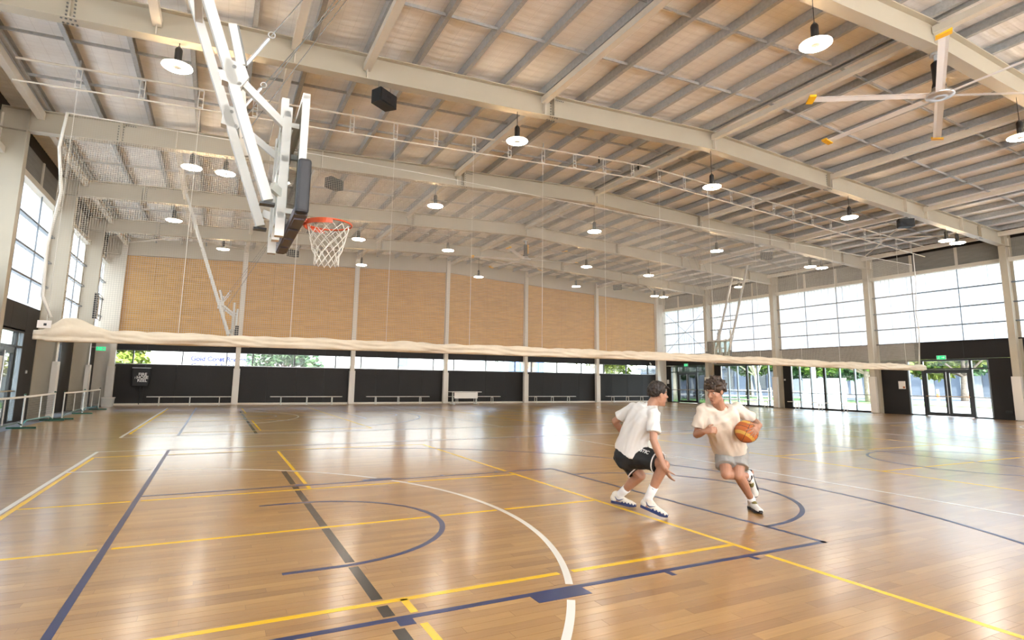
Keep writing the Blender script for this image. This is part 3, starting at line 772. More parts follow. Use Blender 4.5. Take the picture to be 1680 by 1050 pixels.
for x in (-2.62, 3.43, 9.48, 15.53, 21.58, 27.63): MB().bar((x, .0, zp(x)-.16), (x, 0, zp(x)+.02), .03, .03).build('hanger_bolt', 'galv', cu)
dv = empty('divider_curtain', (0, CY, 0), label='white divider net gathered above a rolled cream canvas hem across the hall', cat='curtain')
XA, XB = -2.72, 30.0
zt = lambda x: 7.22+.10*math.sin((x+2.7)/5.2)*math.exp(-((x-3)/9)**2)
billow = lambda x, z: .05*math.sin(x*.8)*math.sin((z-2.3)/4.9*PI)+.03*math.sin(x*2.3+z)
nb = MB(); pitch = .046
n = int((XB-XA)/pitch)
def strand(pts, t=.0028):
    o = len(nb.v)
    for p in pts: nb.v += [(p[0]-t, p[1]-t, p[2]-t), (p[0]+t, p[1]-t, p[2]+t), (p[0], p[1]+t, p[2])]
    for i in range(len(pts)-1):
        for e in range(3): nb.f.append((o+3*i+e, o+3*i+(e+1) % 3, o+3*i+3+(e+1) % 3, o+3*i+3+e))
for i in range(n+1):
    x = XA+i*(XB-XA)/n; strand([(x, billow(x, z), z) for z in [2.40+(zt(x)-2.40)*k/6 for k in range(7)]])
nz = int(4.85/pitch)
for j in range(nz+1):
    u = j/nz; pts = []
    for k in range(90):
        x = XA+(XB-XA)*k/89; z = 2.40+(zt(x)-2.40)*u; pts.append((x, billow(x, z), z))
    strand(pts)
nb.build('netting', 'netcord', dv, kind='stuff')
MB().tube([(XA+(XB-XA)*k/60, 0, zt(XA+(XB-XA)*k/60)) for k in range(61)], .012, 6).build('head_cord', 'cord', dv)
for x in hx[::2]:
    if x < XB: MB().tube([(x, .02, 2.45), (x, .02, zp(x)-.68)], .006, 5).build('lift_rope', 'cord', dv)
MB().tube([(-2.55, 0, 2.66), (-2.74, -.02, 3.1), (-2.78, .0, 4.2), (-2.66, 0, 5.4), (-2.80, .0, 6.4), (-2.74, 0, 7.22)], [.03, .035, .03, .035, .03, .03], 7).build('edge_webbing', 'cord', dv, True)
MB().tube([(29.85, 0, 2.45), (30.1, 0, 4.0), (29.95, 0, 4.9), (30.2, 0, 6.2), (30.2, 0, 7.2), (30.2, 0, zp(30.2)-.68)], .022, 6).build('edge_webbing', 'cord', dv, True)
# rolled canvas
rnd = random.Random(3); vs = []; fs = []; nseg = 420; nk = 30
for i in range(nseg+1):
    x = -2.80+(30.25+2.80)*i/nseg
    bul = math.exp(-((x+2.25)/(.22 if x < -2.25 else .5))**2)
    for k in range(nk):
        a = 2*PI*k/nk; ca, sa = math.cos(a), math.sin(a)
        ry = .13+.01*math.sin(x*1.7); rz = .122+.010*math.sin(x*2.3+1)+.008*math.sin(x*5.1)
        fold = .062*(abs(math.sin(1.5*a+x*.55+.8*math.sin(x*1.1)))-.5)+.034*(abs(math.sin(3.5*a-x*1.6+math.sin(x*2.7)))-.5)+.05*bul*(abs(math.sin(4*a+x*6))-.4)
        z = sa*(rz+fold); y = ca*(ry+fold)
        if sa < -.3: z = max(z, -.125)
        if sa > 0: z += bul*.24*sa
        if sa > .2: z += .010*math.sin(x*9+3*ca)
        ex = 1.0 if 2 < i < nseg-2 else .75
        zc_ = 2.285+.012*math.sin(x*.45)+.05*math.exp(-((x-12)/7)**2)
        vs.append((x+.05*bul*ca, y*ex, zc_+z*ex))
for i in range(nseg):
    for k in range(nk): fs.append((i*nk+k, i*nk+(k+1) % nk, (i+1)*nk+(k+1) % nk, (i+1)*nk+k))
fs += [tuple(range(nk-1, -1, -1)), tuple(range(nseg*nk, nseg*nk+nk))]
MB().add(vs, fs).build('canvas_roll', 'canvas', dv, True)
lab = MB().box(-2.74, -2.50, -.155, -.150, 2.42, 2.58).build('label_card', 'paper', dv)
MB().box(-2.63, -2.58, -.158, -.155, 2.47, 2.52).build('printed_mark', 'black', lab)

# ------------------------------------------------------------------ basketball hoops hung from the roof
def rounded_net(r):
    m = MB(); k = 12
    def ring(t): return .21*(1-t)+.115*t if t < .75 else .122
    L = .42
    for s in (1, -1):
        for i in range(k):
            pts = []
            for j in range(9):
                t = j/8; a = 2*PI*(i+.5*s*((j) % 2))/k+ .0*t
                rr = ring(t); pts.append((rr*math.cos(a), rr*math.sin(a), -L*t))
            m.tube(pts, .0045, 4)
    return m
def make_hoop():
    """faces +x; origin on the floor under the board face"""
    r = empty('basketball_hoop')
    g = MB().box(-.012, 0, -.9, .9, 2.9, 3.95).build('backboard', 'board_glass', r)
    f = MB()
    for y0, y1, z0, z1 in ((-.92, .92, 3.92, 3.97), (-.92, -.87, 2.9, 3.95), (.87, .92, 2.9, 3.95), (-.92, .92, 2.88, 2.93)): f.box(-.05, .012, y0, y1, z0, z1)
    f.build('board_frame', 'white', g)
    tl = MB()
    for y0, y1, z0, z1 in ((-.295, .295, 3.45, 3.50), (-.295, .295, 3.05, 3.10), (-.295, -.245, 3.1, 3.45), (.245, .295, 3.1, 3.45)): tl.box(.001, .003, y0, y1, z0, z1)
    tl.build('target_square', 'white', g)
    # edge padding
    p = MB().box(-.055, .06, -.95, -.86, 2.86, 3.36).build('side_pad', 'rubber', g); p2 = MB().box(-.055, .06, .86, .95, 2.86, 3.36).build('side_pad', 'rubber', g)
    for o in (p, p2):
        b = o.modifiers.new('b', 'BEVEL'); b.width = .03; b.segments = 3
    MB().box(-.055, .06, -.86, .86, 2.86, 2.93).build('bottom_pad', 'pad_under', g)
    for i in range(4):
        y = -.75+.42*i; MB().box(-.04, .045, y, y+.28, 2.845, 2.862).build('pad_rib', 'pad_under', g)
    # rim
    rim = empty('rim'); rim.parent = r
    MB().tube([(.375+.2335*math.cos(2*PI*i/40), .2335*math.sin(2*PI*i/40), 3.04) for i in range(40)], .010, 8, closed=True).build('ring', 'orange', rim, True)
    MB().prism([(0, -.10), (.02, -.10), (.15, -.09), (.15, .09), (.02, .10), (0, .10)], 'z', 3.030, 3.048).build('bracket_plate', 'orange', rim)
    MB().box(.0, .022, -.10, .10, 2.93, 3.05).build('mount_plate', 'orange', rim)
    for y in (-.07, .07): MB().prism([(.02, 2.95), (.02, 3.03), (.16, 3.03)], 'y', y-.004, y+.004).build('gusset', 'orange', rim)
    band = MB(); vs = []; fs = []; n = 24
    for i in range(n+1):
        a = PI/2+PI*i/n
        for rr, z in ((.245, 3.045), (.245, 2.995), (.236, 2.995), (.236, 3.045)): vs.append((.375+rr*math.cos(a), rr*math.sin(a), z))
    for i in range(n):
        for e in range(4): fs.append((i*4+e, i*4+(e+1) % 4, i*4+4+(e+1) % 4, i*4+4+e))
    band.add(vs, fs).build('rim_skirt', 'orange', rim)
    nt = rounded_net(.22).build('net', 'cord', rim, True); nt.location = (.375, 0, 3.02)
    # rear steel frame
    for y in (-.42, .42):
        MB().bar((-.13, y, 2.75), (-.13, y, 4.02), .08, .08).build('rear_post', 'white', r)
        for z in (3.0, 3.85): MB().bar((-.10, y, z), (-.02, y, z), .05, .05).build('standoff', 'white', r)
    for z in (2.95, 3.5, 3.95): MB().bar((-.13, -.46, z), (-.13, .46, z), .06, .06).build('cross_rail', 'white', r)
    MB().bar((-.13, 0, 2.8), (-.13, 0, 4.3), .07, .10).build('height_jack', 'white', r)
    # swing masts up to the roof
    top = (-2.2, 8.62); bot = (-.25, 3.05)
    at = lambda z: (bot[0]+(top[0]-bot[0])*(z-bot[1])/(top[1]-bot[1]))
    for y in (-.5, .5):
        ms = MB().bar((bot[0], y, bot[1]), (top[0], y, top[1]), .085, .11, (0, 1, 0)).build('mast', 'white', r)
        MB().box(bot[0]-.07, bot[0]+.06, y-.05, y+.05, bot[1]-.04, bot[1]-.02).build('end_cap', 'black', ms)
        for z in (4.25, 4.1): MB().lathe([(.02, -.055), (.02, .055)], (at(z)+.05, y, z), 8, 'y').build('bolt', 'zinc', ms)
        z = 4.2; pl = MB().prism([(at(z)-.06, z-.10), (at(z)+.10, z-.13), (at(z)+.16, z-.02), (at(z)+.12, z+.08), (at(z)-.04, z+.12)], 'y', y-.055, y+.055).build('joint_plate', 'white', r)
        MB().bar((at(4.2)+.10, y, 4.15), (-.13, y*.85, 3.82), .05, .07).build('upper_link', 'white', r)
        MB().bar((bot[0]+.02, y, 3.20), (-.13, y*.85, 3.15), .05, .08).build('lower_link', 'white', r)
    for z in (5.2, 6.4, 7.6): MB().bar((at(z), -.5, z), (at(z), .5, z), .07, .07).build('mast_rail', 'white', r)
    MB().bar((at(4.3)+.12, -.5, 4.3), (at(4.3)+.02, -.5, 4.68), .06, .07).build('stop_tube', 'white', r)
    MB().bar((at(4.3)+.165, -.5, 4.3), (at(4.3)+.065, -.5, 4.68), .045, .02).build('stop_tube_slot', 'zinc', r)
    MB().bar((at(3.8)+.05, .5, 3.8), (at(3.8)-.04, .5, 4.6), .05, .08).build('flat_link', 'cream2', r)
    # stay cables with turnbuckles
    for y, xt in ((-.5, 2.05), (.5, 2.05)):
        p, q = V((at(4.25)+.12, y, 4.28)), V((xt, y*1.6, 8.85)); d = q-p
        MB().tube([p, q], .006, 5).build('stay_cable', 'zinc', r); MB().tube([p+d*.01, p+d*.075], .018, 8).build('turnbuckle', 'alu', r)
        MB().tube([(p+d*.085)+V((.03*math.cos(t), 0, .03*math.sin(t))) for t in [2*PI*i/12 for i in range(12)]], .006, 5, closed=True).build('shackle', 'alu', r)
    for y in (-.25, .25): MB().tube([(-.5, y, 3.9), (2.0, y, 8.85)], .005, 5).build('stay_cable', 'zinc', r)
    MB().bar((-2.2, -.95, 8.66), (-2.2, .95, 8.66), .10, .10).build('pivot_beam', 'cream2', r)
    return r
h1 = make_hoop(); h1.location = (1.2, 0, 0); tag(h1, 'nearest basketball hoop with black-padded glass backboard hanging from the roof on white masts', 'basketball hoop', 'roof-hung basketball hoops')
h2 = copy_tree(h1); h2.location = (1.2, 18.2, 0); tag(h2, 'far basketball hoop behind the net, its white mast crossing the tan panels', 'basketball hoop', 'roof-hung basketball hoops')
h3 = copy_tree(h1); h3.location = (26.66, 18.2, 0); h3.rotation_euler.z = PI; tag(h3, 'far basketball hoop in front of the right translucent windows', 'basketball hoop', 'roof-hung basketball hoops')

# ------------------------------------------------------------------ benches and table
def make_bench(L, n=3):
    r = empty('bench')
    for y in (-.075, .075): MB().box(-L/2, L/2, y-.07, y+.07, .43, .46).build('seat_plank', 'seat', r)
    for i in range(n):
        x = -L/2+.55+(L-1.1)*i/(n-1)
        MB().tube([(x, -.15, 0), (x, -.13, .40), (x, .13, .40), (x, .15, 0)], .022, 8).build('leg', 'white', r)
    return r
BX = [(-.46, 3.84, 'white bench below the strip window, left of the fire hose cover post'), (5.32, 3.84, 'second white bench from the left along the charcoal wall'), (10.6, 3.86, 'third white bench along the charcoal wall, left of the table'),
      (15.65, 3.57, 'white bench partly hidden behind the white table'), (21.5, 3.75, 'white bench along the charcoal wall right of the table'), (28.03, 3.8, 'last white bench on the far wall, beside the right corner')]
for x, L, lb in BX:
    b = make_bench(L); b.location = (x, 28.35, 0); tag(b, lb, 'bench', 'spectator benches')
for y, L, lb in ((15.4, 4.05, 'pale bench in front of the tall glazing beside the padded column'), (20.8, 4.6, 'pale bench in front of the glazing behind the dribbling player')):
    b = make_bench(L); b.location = (31.55, y, 0); b.rotation_euler.z = PI/2; tag(b, lb, 'bench', 'spectator benches')
t = empty('table', (14.6, 27.55, 0), label='white folding table standing before the bench on the far wall', cat='table')
MB().box(-1.0, 1.0, -.38, .38, .74, .775).build('tabletop', 'table_white', t)
MB().box(-.78, .78, -.26, -.24, .36, .72).build('modesty_panel', 'table_white', t)
for x in (-.8, .8):
    l = MB().bar((x, 0, .03), (x, 0, .74), .06, .10, (0, 1, 0)).build('leg', 'white', t)
    MB().box(x-.04, x+.04, -.34, .34, 0, .04).build('foot', 'white', l)

# ------------------------------------------------------------------ portable court nets along the left wall
def make_net(L):
    r = empty('portable_net')
    for y in (-L/2+.05, 0, L/2-.05):
        p = MB().tube([(0, y, .05), (0, y, .92)], .022, 8).build('post', 'white', r); MB().lathe([(.03, .90), (.032, .93), (.0, .95)], (0, y, 0), 10).build('cap', 'green', p)
        MB().bar((-.32, y, .025), (.32, y, .025), .05, .05).build('foot', 'green', r)
    for s in (-1, 1): MB().tube([(0, s*(L/2-.05), .06), (0, s*(L/2-.5), .16), (0, s*.4, .20), (0, 0, .10)], .02, 6).build('base_tube', 'teal' if s > 0 else 'green', r)
    z = lambda y: .88+.02*(y/(L/2))**2
    vs = []; ys = [-L/2+.05+(L-.1)*i/24 for i in range(25)]; t_ = MB()
    for y in ys: vs += [(-.012, y, z(y)-.05), (-.012, y, z(y)), (.012, y, z(y)), (.012, y, z(y)-.05)]
    fs = []
    for i in range(24):
        for e in range(4): fs.append((i*4+e, i*4+(e+1) % 4, i*4+4+(e+1) % 4, i*4+4+e))
    t_.add(vs, fs).build('top_tape', 'cord', r)
    m = MB(); k = int(L/.07)
    for i in range(k+1):
        y = -L/2+.05+(L-.1)*i/k; m.bar((0, y, .25), (0, y, z(y)-.05), .003, .003)
    for j in range(9): m.bar((0, -L/2+.05, .25+.07*j), (0, L/2-.05, .25+.07*j), .003, .003)
    m.build('mesh_net', 'matblack', r, kind='stuff')
    for s in (-1, 1): MB().bar((0, s*L*.25, .2), (0, s*L*.25, .86), .03, .006).build('centre_strap', 'cord', r)
    return r
n1 = make_net(6.7); n1.location = (-3.95, 14.15, 0); tag(n1, 'portable court net on green feet by the left glass door, cut by the picture edge', 'net', 'portable court nets')
n2 = make_net(6.7); n2.location = (-3.8, 21.3, 0); tag(n2, 'portable court net on green feet under the curtain end by the left columns', 'net', 'portable court nets')

# ------------------------------------------------------------------ small things on the walls
c = empty('fire_hose_cover', (-2.75, 28.98, 0), label='black fire hose reel cover lettered in white on the charcoal wall', cat='fire hose reel')
cv = MB().prism([(-.36, .95), (.36, .95), (.40, 1.9), (-.40, 1.9)], 'y', -.28, 0).build('cover', 'matblack', c)
bv = cv.modifiers.new('b', 'BEVEL'); bv.width = .04; bv.segments = 2
MB().box(-.41, .41, -.29, -.27, 1.88, 1.905).build('top_hem', 'alu', c)
for i, w in enumerate(('FIRE', 'HOSE', 'REEL')):
    put('lettering', text_mesh(w, .205, bold=.004), c, (.07, -.285, 1.56-.155*i), (PI/2, 0, 0), 'letter')
MB().box(-.25, -.235, -.29, -.283, 1.34, 1.44).build('pull_tab', 'letter', c)
MB().tube([(0, -.12, .95), (0, -.12, .05)], .02, 8).build('water_pipe', 'matblack', c)
def exit_sign(loc, rz, lb):
    e = empty('exit_sign', loc, rz, label=lb, cat='exit sign', group='exit signs')
    MB().box(-.20, .20, -.03, .03, -.10, .10).build('case', 'white', e); MB().box(-.19, .19, -.034, -.03, -.09, .09).build('face', 'exit', e)
    a = MB().box(.02, .10, -.037, -.034, -.018, .018).prism([(.10, -.05), (.16, 0), (.10, .05)], 'y', -.037, -.034); a.build('arrow', 'letter', e)
    m = MB(); m.lathe([(.018, -.037), (.018, -.034)], (-.09, 0, .055), 10, 'y'); m.prism([(-.12, -.01), (-.07, .03), (-.06, .01), (-.10, -.02)], 'y', -.037, -.034); m.prism([(-.11, -.02), (-.095, -.01), (-.06, -.07), (-.08, -.07)], 'y', -.037, -.034); m.prism([(-.11, -.02), (-.10, 0), (-.15, -.05), (-.16, -.04)], 'y', -.037, -.034)
    m.build('running_figure', 'letter', e)
    return e
ex = exit_sign((-4.42, 27.8, 2.77), 0, 'green exit sign in the far left corner under the curtain end'); MB().box(-.46, -.18, -.015, .015, .05, .08).build('wall_bracket', 'white', ex)
exit_sign((32.36, 9.39, 2.86), -PI/2, 'green exit sign above the double glass doors on the right wall')
exit_sign((32.36, 26.7, 2.83), -PI/2, 'green exit sign above the far corner doors')
nn = MB().box(32.405, 32.418, 11.19, 11.53, 1.30, 1.70).build('notice', 'paper', label='white paper notice on the charcoal panel left of the right doors', cat='notice', group='notices')
MB().box(32.402, 32.405, 11.22, 11.32, 1.33, 1.43).build('printed_mark', 'brickred', nn)
MB().box(32.405, 32.418, 28.66, 28.90, 1.40, 1.72).build('notice', 'paper', label='small white notice beside the far corner doors', cat='notice', group='notices')
sw = MB().box(32.405, 32.418, 18.22, 18.34, 1.70, 1.80).build('light_switch', 'white', label='white switch plate on the charcoal strip beside the glazing', cat='switch'); MB().box(32.40, 32.405, 18.26, 18.30, 1.73, 1.77).build('rocker', 'paper', sw)
sw = MB().box(-4.818, -4.80, 17.60, 17.74, 1.50, 1.60).build('light_switch', 'alu', label='grey switch plate on the charcoal wall beside the left glass door', cat='switch'); MB().box(-4.80, -4.795, 17.64, 17.70, 1.53, 1.57).build('rocker', 'paper', sw)
w = empty('wall_heater', (-4.15, 24.35, 4.45), label='black slatted wall unit in a wire frame on the far left column', cat='wall unit')
MB().box(-.12, .0, -.55, -.35, -.55, .55).build('case', 'matblack', w)
for i in range(9): MB().box(0, .012, -.55, -.35, -.50+.118*i, -.44+.118*i).build('slat', 'galv', w)
MB().tube([(.0, -.35, -.55), (.0, .55, -.55), (0, .55, .50), (0, -.35, .55)], .014, 6).build('guard_frame', 'matblack', w)
MB().box(-.11, -.09, -.3, .5, -.48, .45).build('back_plate', 'cream2', w)
MB().tube([(-.06, -.45, .55), (-.02, -.3, 1.2), (-.02, -.1, 1.9)], .012, 6).build('cable', 'white', w)
b = empty('storage_tub', (-3.9, 27.7, 0), label='small white storage tub on the floor in the far left corner', cat='tub')
MB().prism([(-.20, 0), (.20, 0), (.24, .40), (-.24, .40)], 'y', -.3, .3).build('bin', 'white', b); MB().box(-.26, .26, -.32, .32, .40, .44).build('lid', 'paper', b)
c = empty('security_camera', (30.77, 28.93, 2.98), label='white security camera on the far wall near the right corner', cat='camera')
MB().lathe([(.06, 0), (.06, .02)], n=12, axis='y').build('base', 'white', c); MB().ellipsoid((0, -.06, -.09), ((.07, 0, 0), (0, .07, 0), (0, 0, .07))).build('dome', 'white', c, True); MB().bar((0, -.02, 0), (0, -.05, -.06), .03, .03).build('bracket', 'white', c)
for x, y, z, lb in ((32.4, 6.9, .35, 'small black floor box on the charcoal wall by the right padded column'),):
    o = MB().box(x-.06, x, y-.12, y+.12, z-.05, z+.05).build('socket_outlet', 'black', label=lb, cat='socket'); MB().box(x-.07, x-.06, y-.06, y+.06, z-.02, z+.02).build('cover_flap', 'matblack', o)

# ------------------------------------------------------------------ outside
MB().box(-80, 170, -60, 160, -.6, -.15).build('ground', 'paving', kind='structure', label='pale paving around the hall')
MB().box(53, 61, -5, 46, -.15, -.09).build('lawn', 'grass', kind='structure', label='mown grass strip outside the right wall')
MB().box(36, 46, 30, 60, -.15, -.10).build('lawn', 'grass', kind='structure', label='grass under the gum trees by the far right corner')
MB().box(-16, -7, 30, 41, -.15, -.10).build('lawn', 'grass', kind='structure', label='grass outside the left glass door')
MB().box(66, 84, -20, 120, -.15, -.12).build('road', 'asphalt', kind='structure', label='grey road beyond the grass')
MB().box(48, 60, 47, 75, -.15, -.12).build('road', 'asphalt', kind='structure', label='asphalt yard by the grey building')
def foliage(blobs, n, size, rnd):
    vs = []; fs = []
    for _ in range(n):
        c, r = rnd.choice(blobs)
        while True:
            p = V((rnd.uniform(-1, 1), rnd.uniform(-1, 1), rnd.uniform(-1, 1)))
            if .25 < p.length < 1: break
        p = V(c)+V((p.x*r[0], p.y*r[1], p.z*r[2]))
        a = V((rnd.gauss(0, 1), rnd.gauss(0, 1), rnd.gauss(0, .5))).normalized(); b = a.cross(V((rnd.gauss(0, 1), rnd.gauss(0, 1), rnd.gauss(0, 1)))).normalized()
        s = size*rnd.uniform(.6, 1.4); o = len(vs)
        vs += [p-a*s, p+b*s*.45+V((0, 0, .1*s)), p+a*s, p-b*s*.45+V((0, 0, .1*s))]; fs.append((o, o+1, o+2, o+3))
    return MB().add(vs, fs)
def tree(loc, h, crown, leaf, bark, tr, label, lean=(0, 0), seed=1, n=2600, size=.26, low=.45):
    rnd = random.Random(seed); r = empty('tree', loc, label=label, cat='tree', group='trees outside the hall')
    top = V((lean[0], lean[1], h*.72)); mid = V((lean[0]*.35+.15, lean[1]*.35, h*.35))
    MB().tube([(0, 0, -.2), tuple(mid*.5), tuple(mid), tuple(mid*.4+top*.6), tuple(top)], [tr*1.25, tr, tr*.8, tr*.5, tr*.2], 9).build('trunk', bark, r, True)
    blobs = []
    for k in range(8):
        a = 2*PI*k/8+rnd.random(); d = crown*rnd.uniform(.35, .7); c = (top.x+d*math.cos(a), top.y+d*math.sin(a), h*rnd.uniform(low+.12, .92))
        blobs.append((c, (crown*.42, crown*.42, h*.16)))
        MB().tube([tuple(mid*.9), ((mid.x+c[0])/2, (mid.y+c[1])/2, (mid.z+c[2])/2+.1), c], [tr*.45, tr*.3, tr*.1], 6).build('branch', bark, r, True)
    blobs.append(((top.x, top.y, h*.85), (crown*.5, crown*.5, h*.18)))
    foliage(blobs, int(n*1.5), size*1.25, rnd).build('crown', leaf, r, kind='stuff')
    return r
tree((56, 27.2, -.15), 8.5, 5.5, 'leaf_a', 'bark', .38, 'broad green tree with a forked trunk outside the tall right glazing', (.5, 1), 1, 4200, .30, .28)
tree((62, 37, -.15), 9, 6.5, 'leaf_c', 'bark', .30, 'blue-green tree behind the white cabinet outside', (0, 0), 2, 4200, .32, .26)
tree((58, 43.0, -.15), 9, 6, 'leaf_a', 'bark', .3, 'dense green tree beyond the far part of the tall glazing', (0, 0), 9, 3600, .32, .26)
tree((75, 28.2, -.15), 8.5, 6.0, 'leaf_b', 'bark', .32, 'yellow-green street tree seen through the right double doors', (.4, 0), 3, 4200, .32, .28)
tree((72, 33.4, -.15), 8.5, 6.0, 'leaf_a', 'bark', .28, 'street tree left of the double doors beyond the road', (0, 0), 4, 3600, .32, .26)
tree((88, 30.5, -.15), 10, 7, 'leaf_c', 'bark', .3, 'tall street tree right of the double doors beyond the road', (0, 0), 5, 3600, .36, .28)
tree((47, 32.2, -.15), 7.5, 4.6, 'leaf_a', 'gum', .22, 'pale-trunked tree behind the dribbling player outside the glazing', (-1.0, .8), 6, 4200, .24, .30)
tree((50, 42, -.15), 8.5, 5.5, 'leaf_c', 'bark', .26, 'dark green tree over the seated people outside', (0, 0), 7, 4200, .26, .26)
tree((40, 36.9, -.15), 9.5, 5.0, 'leaf_b', 'gum', .62, 'white-barked gum tree beside the far corner doors', (.2, .3), 8, 3400, .24, .40)
tree((46, 43.0, -.15), 9, 5.0, 'leaf_b', 'gum', .45, 'leaning white gum tree behind the far corner doors', (3.0, 1.5), 10, 3400, .24, .34)
tree((-5.2, 36, -.15), 5.2, 3.4, 'leaf_b', 'bark', .16, 'bright green shrub tree behind the first panes of the strip window', (0, 0), 11, 4200, .15, .2)
tree((4.7, 36.6, -.15), 5.6, 2.6, 'leaf_c', 'bark', .14, 'dark green tree before the white building behind the strip window', (0, 0), 12, 2600, .16, .30)
tree((25.5, 38, -.15), 8, 3.6, 'leaf_b', 'gum', .42, 'pinkish-barked gum behind the right part of the strip window', (-1.2, 0), 13, 2600, .2, .34)
tree((31.2, 37, -.15), 8, 3.8, 'leaf_b', 'gum', .55, 'thick pale gum trunk behind the last panes of the strip window', (.8, 0), 14, 3000, .2, .30)
tree((35.5, 40, -.15), 7, 4.0, 'leaf_b', 'gum', .30, 'yellow-green gum at the far right corner behind the strip window', (.4, 0), 15, 3000, .2, .24)
hd = empty('hedge', (-13.0, 38.6, -.15), label='tall mixed green hedge seen through the left glass door', cat='hedge')
foliage([((-4+i*1.0, .4*math.sin(i*2), 1.6+.4*math.sin(i*1.7)), (1.0, .9, 1.9)) for i in range(10)], 5200, .2, random.Random(5)).build('leaf_mass', 'leaf_b', hd, kind='stuff')
for i in range(5): MB().tube([(-3.5+1.8*i, 0, -.1), (-3.4+1.8*i, .1, 1.8)], [.06, .03], 6).build('stem', 'bark', hd)
fe = empty('fence', (-12.4, 35.8, -.15), label='blue-grey metal fence before the hedge outside the left door', cat='fence')
for i in range(12): MB().box(-4.8+.82*i, -4.02+.82*i, -.02, .02, .08, 1.5).build('fence_panel', 'wallgrey', fe)
for i in range(13): MB().box(-4.85+.82*i, -4.77+.82*i, -.05, .05, 0, 1.6).build('post', 'silver', fe)
# white administration building behind the strip window
b = empty('building', (11, 40, -.15), label='white rendered building with blue lettering behind the strip window', cat='building')
MB().box(-17, 9.6, 0, 9, 0, 6.2).build('wall', 'wallwhite', b)
MB().box(-17.3, 9.9, -.4, 9.3, 6.2, 6.5).build('roof', 'roofdark', b)
for x in (-5.0, 3.2):
    w = MB().box(x-.45, x+.45, -.06, .02, 2.65, 4.4).build('window', 'silver', b); MB().box(x-.38, x+.38, -.08, -.05, 2.72, 4.33).build('pane', 'wallgrey', w)
MB().box(-6.9, -5.5, -.5, 0, 2.1, 2.75).build('air_conditioner', 'paper', b)
MB().tube([(-4.2, -.05, 0), (-4.2, -.05, 6.2)], .05, 8).build('downpipe', 'silver', b)
for tx, z in (('Gold Coast Recreation', 2.90), ('Centre Administration', 2.42)): put('lettering', text_mesh(tx, .45, bold=.022, ext=.01), b, (-9.9, -.02, z), (PI/2, 0, 0), 'letter_blue')
for x in (-2.0, 1.5):
    l = MB().tube([(x, 0, 3.3), (x, -.3, 3.3)], .03, 6).build('wall_lamp', 'silver', b); MB().ellipsoid((x, -.35, 3.22), ((.14, 0, 0), (0, .14, 0), (0, 0, .16))).build('lamp_globe', 'silver', l, True)
b = empty('building', (24.5, 47, -.15), label='pale blue building with bright blue end panel behind the gum trunks', cat='building')
MB().box(-3.5, 3.0, 0, 8, 0, 5.5).build('wall', pmat('pale_blue_render', (.55, .62, .66), .8), b); MB().box(-3.8, 7.6, -.3, 8.3, 5.5, 5.8).build('roof', 'roofdark', b)
for i in range(6): MB().box(3.0+.72*i, 3.65+.72*i, 0, .2, 0, 5.5).build('wall_panel', 'wallblue', b)
MB().box(-2.9, -2.6, -.05, 0, 1.5, 4.2).build('window', 'wallblue', b)
# low grey buildings across the road
def shed(loc, L, h, label, seed, rz=0):
    rnd = random.Random(seed); b = empty('building', loc, rz, label=label, cat='building')
    MB().box(0, 8, 0, L, 0, h).build('wall', 'wallgrey', b); MB().prism([(-.8, h), (8.5, h), (8.5, h+.25), (4, h+.9), (-.8, h+.25)], 'y', -.5, L+.5).build('roof', 'roofdark', b)
    y = 1.0
    while y < L-2:
        k = rnd.random(); w = rnd.uniform(1.2, 2.4)
        if k < .4:
            f = MB().box(-.08, 0, y, y+w, .9, h-.5).build('window', 'roofdark', b); MB().box(-.10, -.08, y+.1, y+w-.1, 1.0, h-.6).build('pane', 'frame', f)
        elif k < .7: MB().box(-.12, 0, y, y+w, 0, h-.2).build('wall_panel', 'shed_pale' if rnd.random() < .6 else 'brickred', b)
        else: MB().box(-.3, 0, y, y+.3, 0, h).build('pier', 'shed_pale', b)
        y += w+rnd.uniform(.5, 1.5)
    return b
shed((97, 26, -.15), 20, 4.4, 'low grey building across the road seen through the right doors', 2)
shed((95, 48, -.15), 26, 4.0, 'low grey building behind the white cabinet', 3)
shed((69, 46, -.15), 13, 3.9, 'blue-grey building behind the people outside', 4)
shed((69, 62, -.15), 14, 3.9, 'grey building behind the far corner doors', 6)
# utility cabinet, posts, bollards
c = empty('utility_cabinet', (43.8, 23.5, -.15), math.atan2(5.0, 2.8), label='large white utility cabinet on paving outside the tall glazing', cat='cabinet')
MB().box(-2.4, 2.4, -.45, .45, .08, 2.05).build('body', 'wallwhite', c); MB().box(-2.5, 2.5, -.55, .55, 0, .08).build('plinth', 'paving', c); MB().box(-2.45, 2.45, -.5, .5, 2.05, 2.12).build('lid', 'wallwhite', c)
for s in (-1, 1):
    for x in (-1.75, -.55, .65, 1.85):
        d = MB().box(x-.58, x+.58, s*.45-.02, s*.45+.02, .15, 1.98).build('door', 'wallwhite', c); MB().box(x+.40, x+.48, s*.47-.03, s*.47+.03, .95, 1.15).build('handle', 'alu', d)
MB().box(-.3, .3, .455, .475, 1.3, 1.5).build('label_plate', 'paper', c); MB().box(-.3, .3, -.475, -.455, 1.3, 1.5).build('label_plate', 'paper', c)
p = empty('canopy_post', (40.5, 22.0, -.15), label='round white canopy post outside the tall glazing', cat='post')
MB().tube([(0, 0, 0), (0, 0, 5.5)], .15, 14).build('shaft', 'wallwhite', p, True); MB().box(-.25, .25, -.25, .25, 0, .03).build('base_plate', 'alu', p)
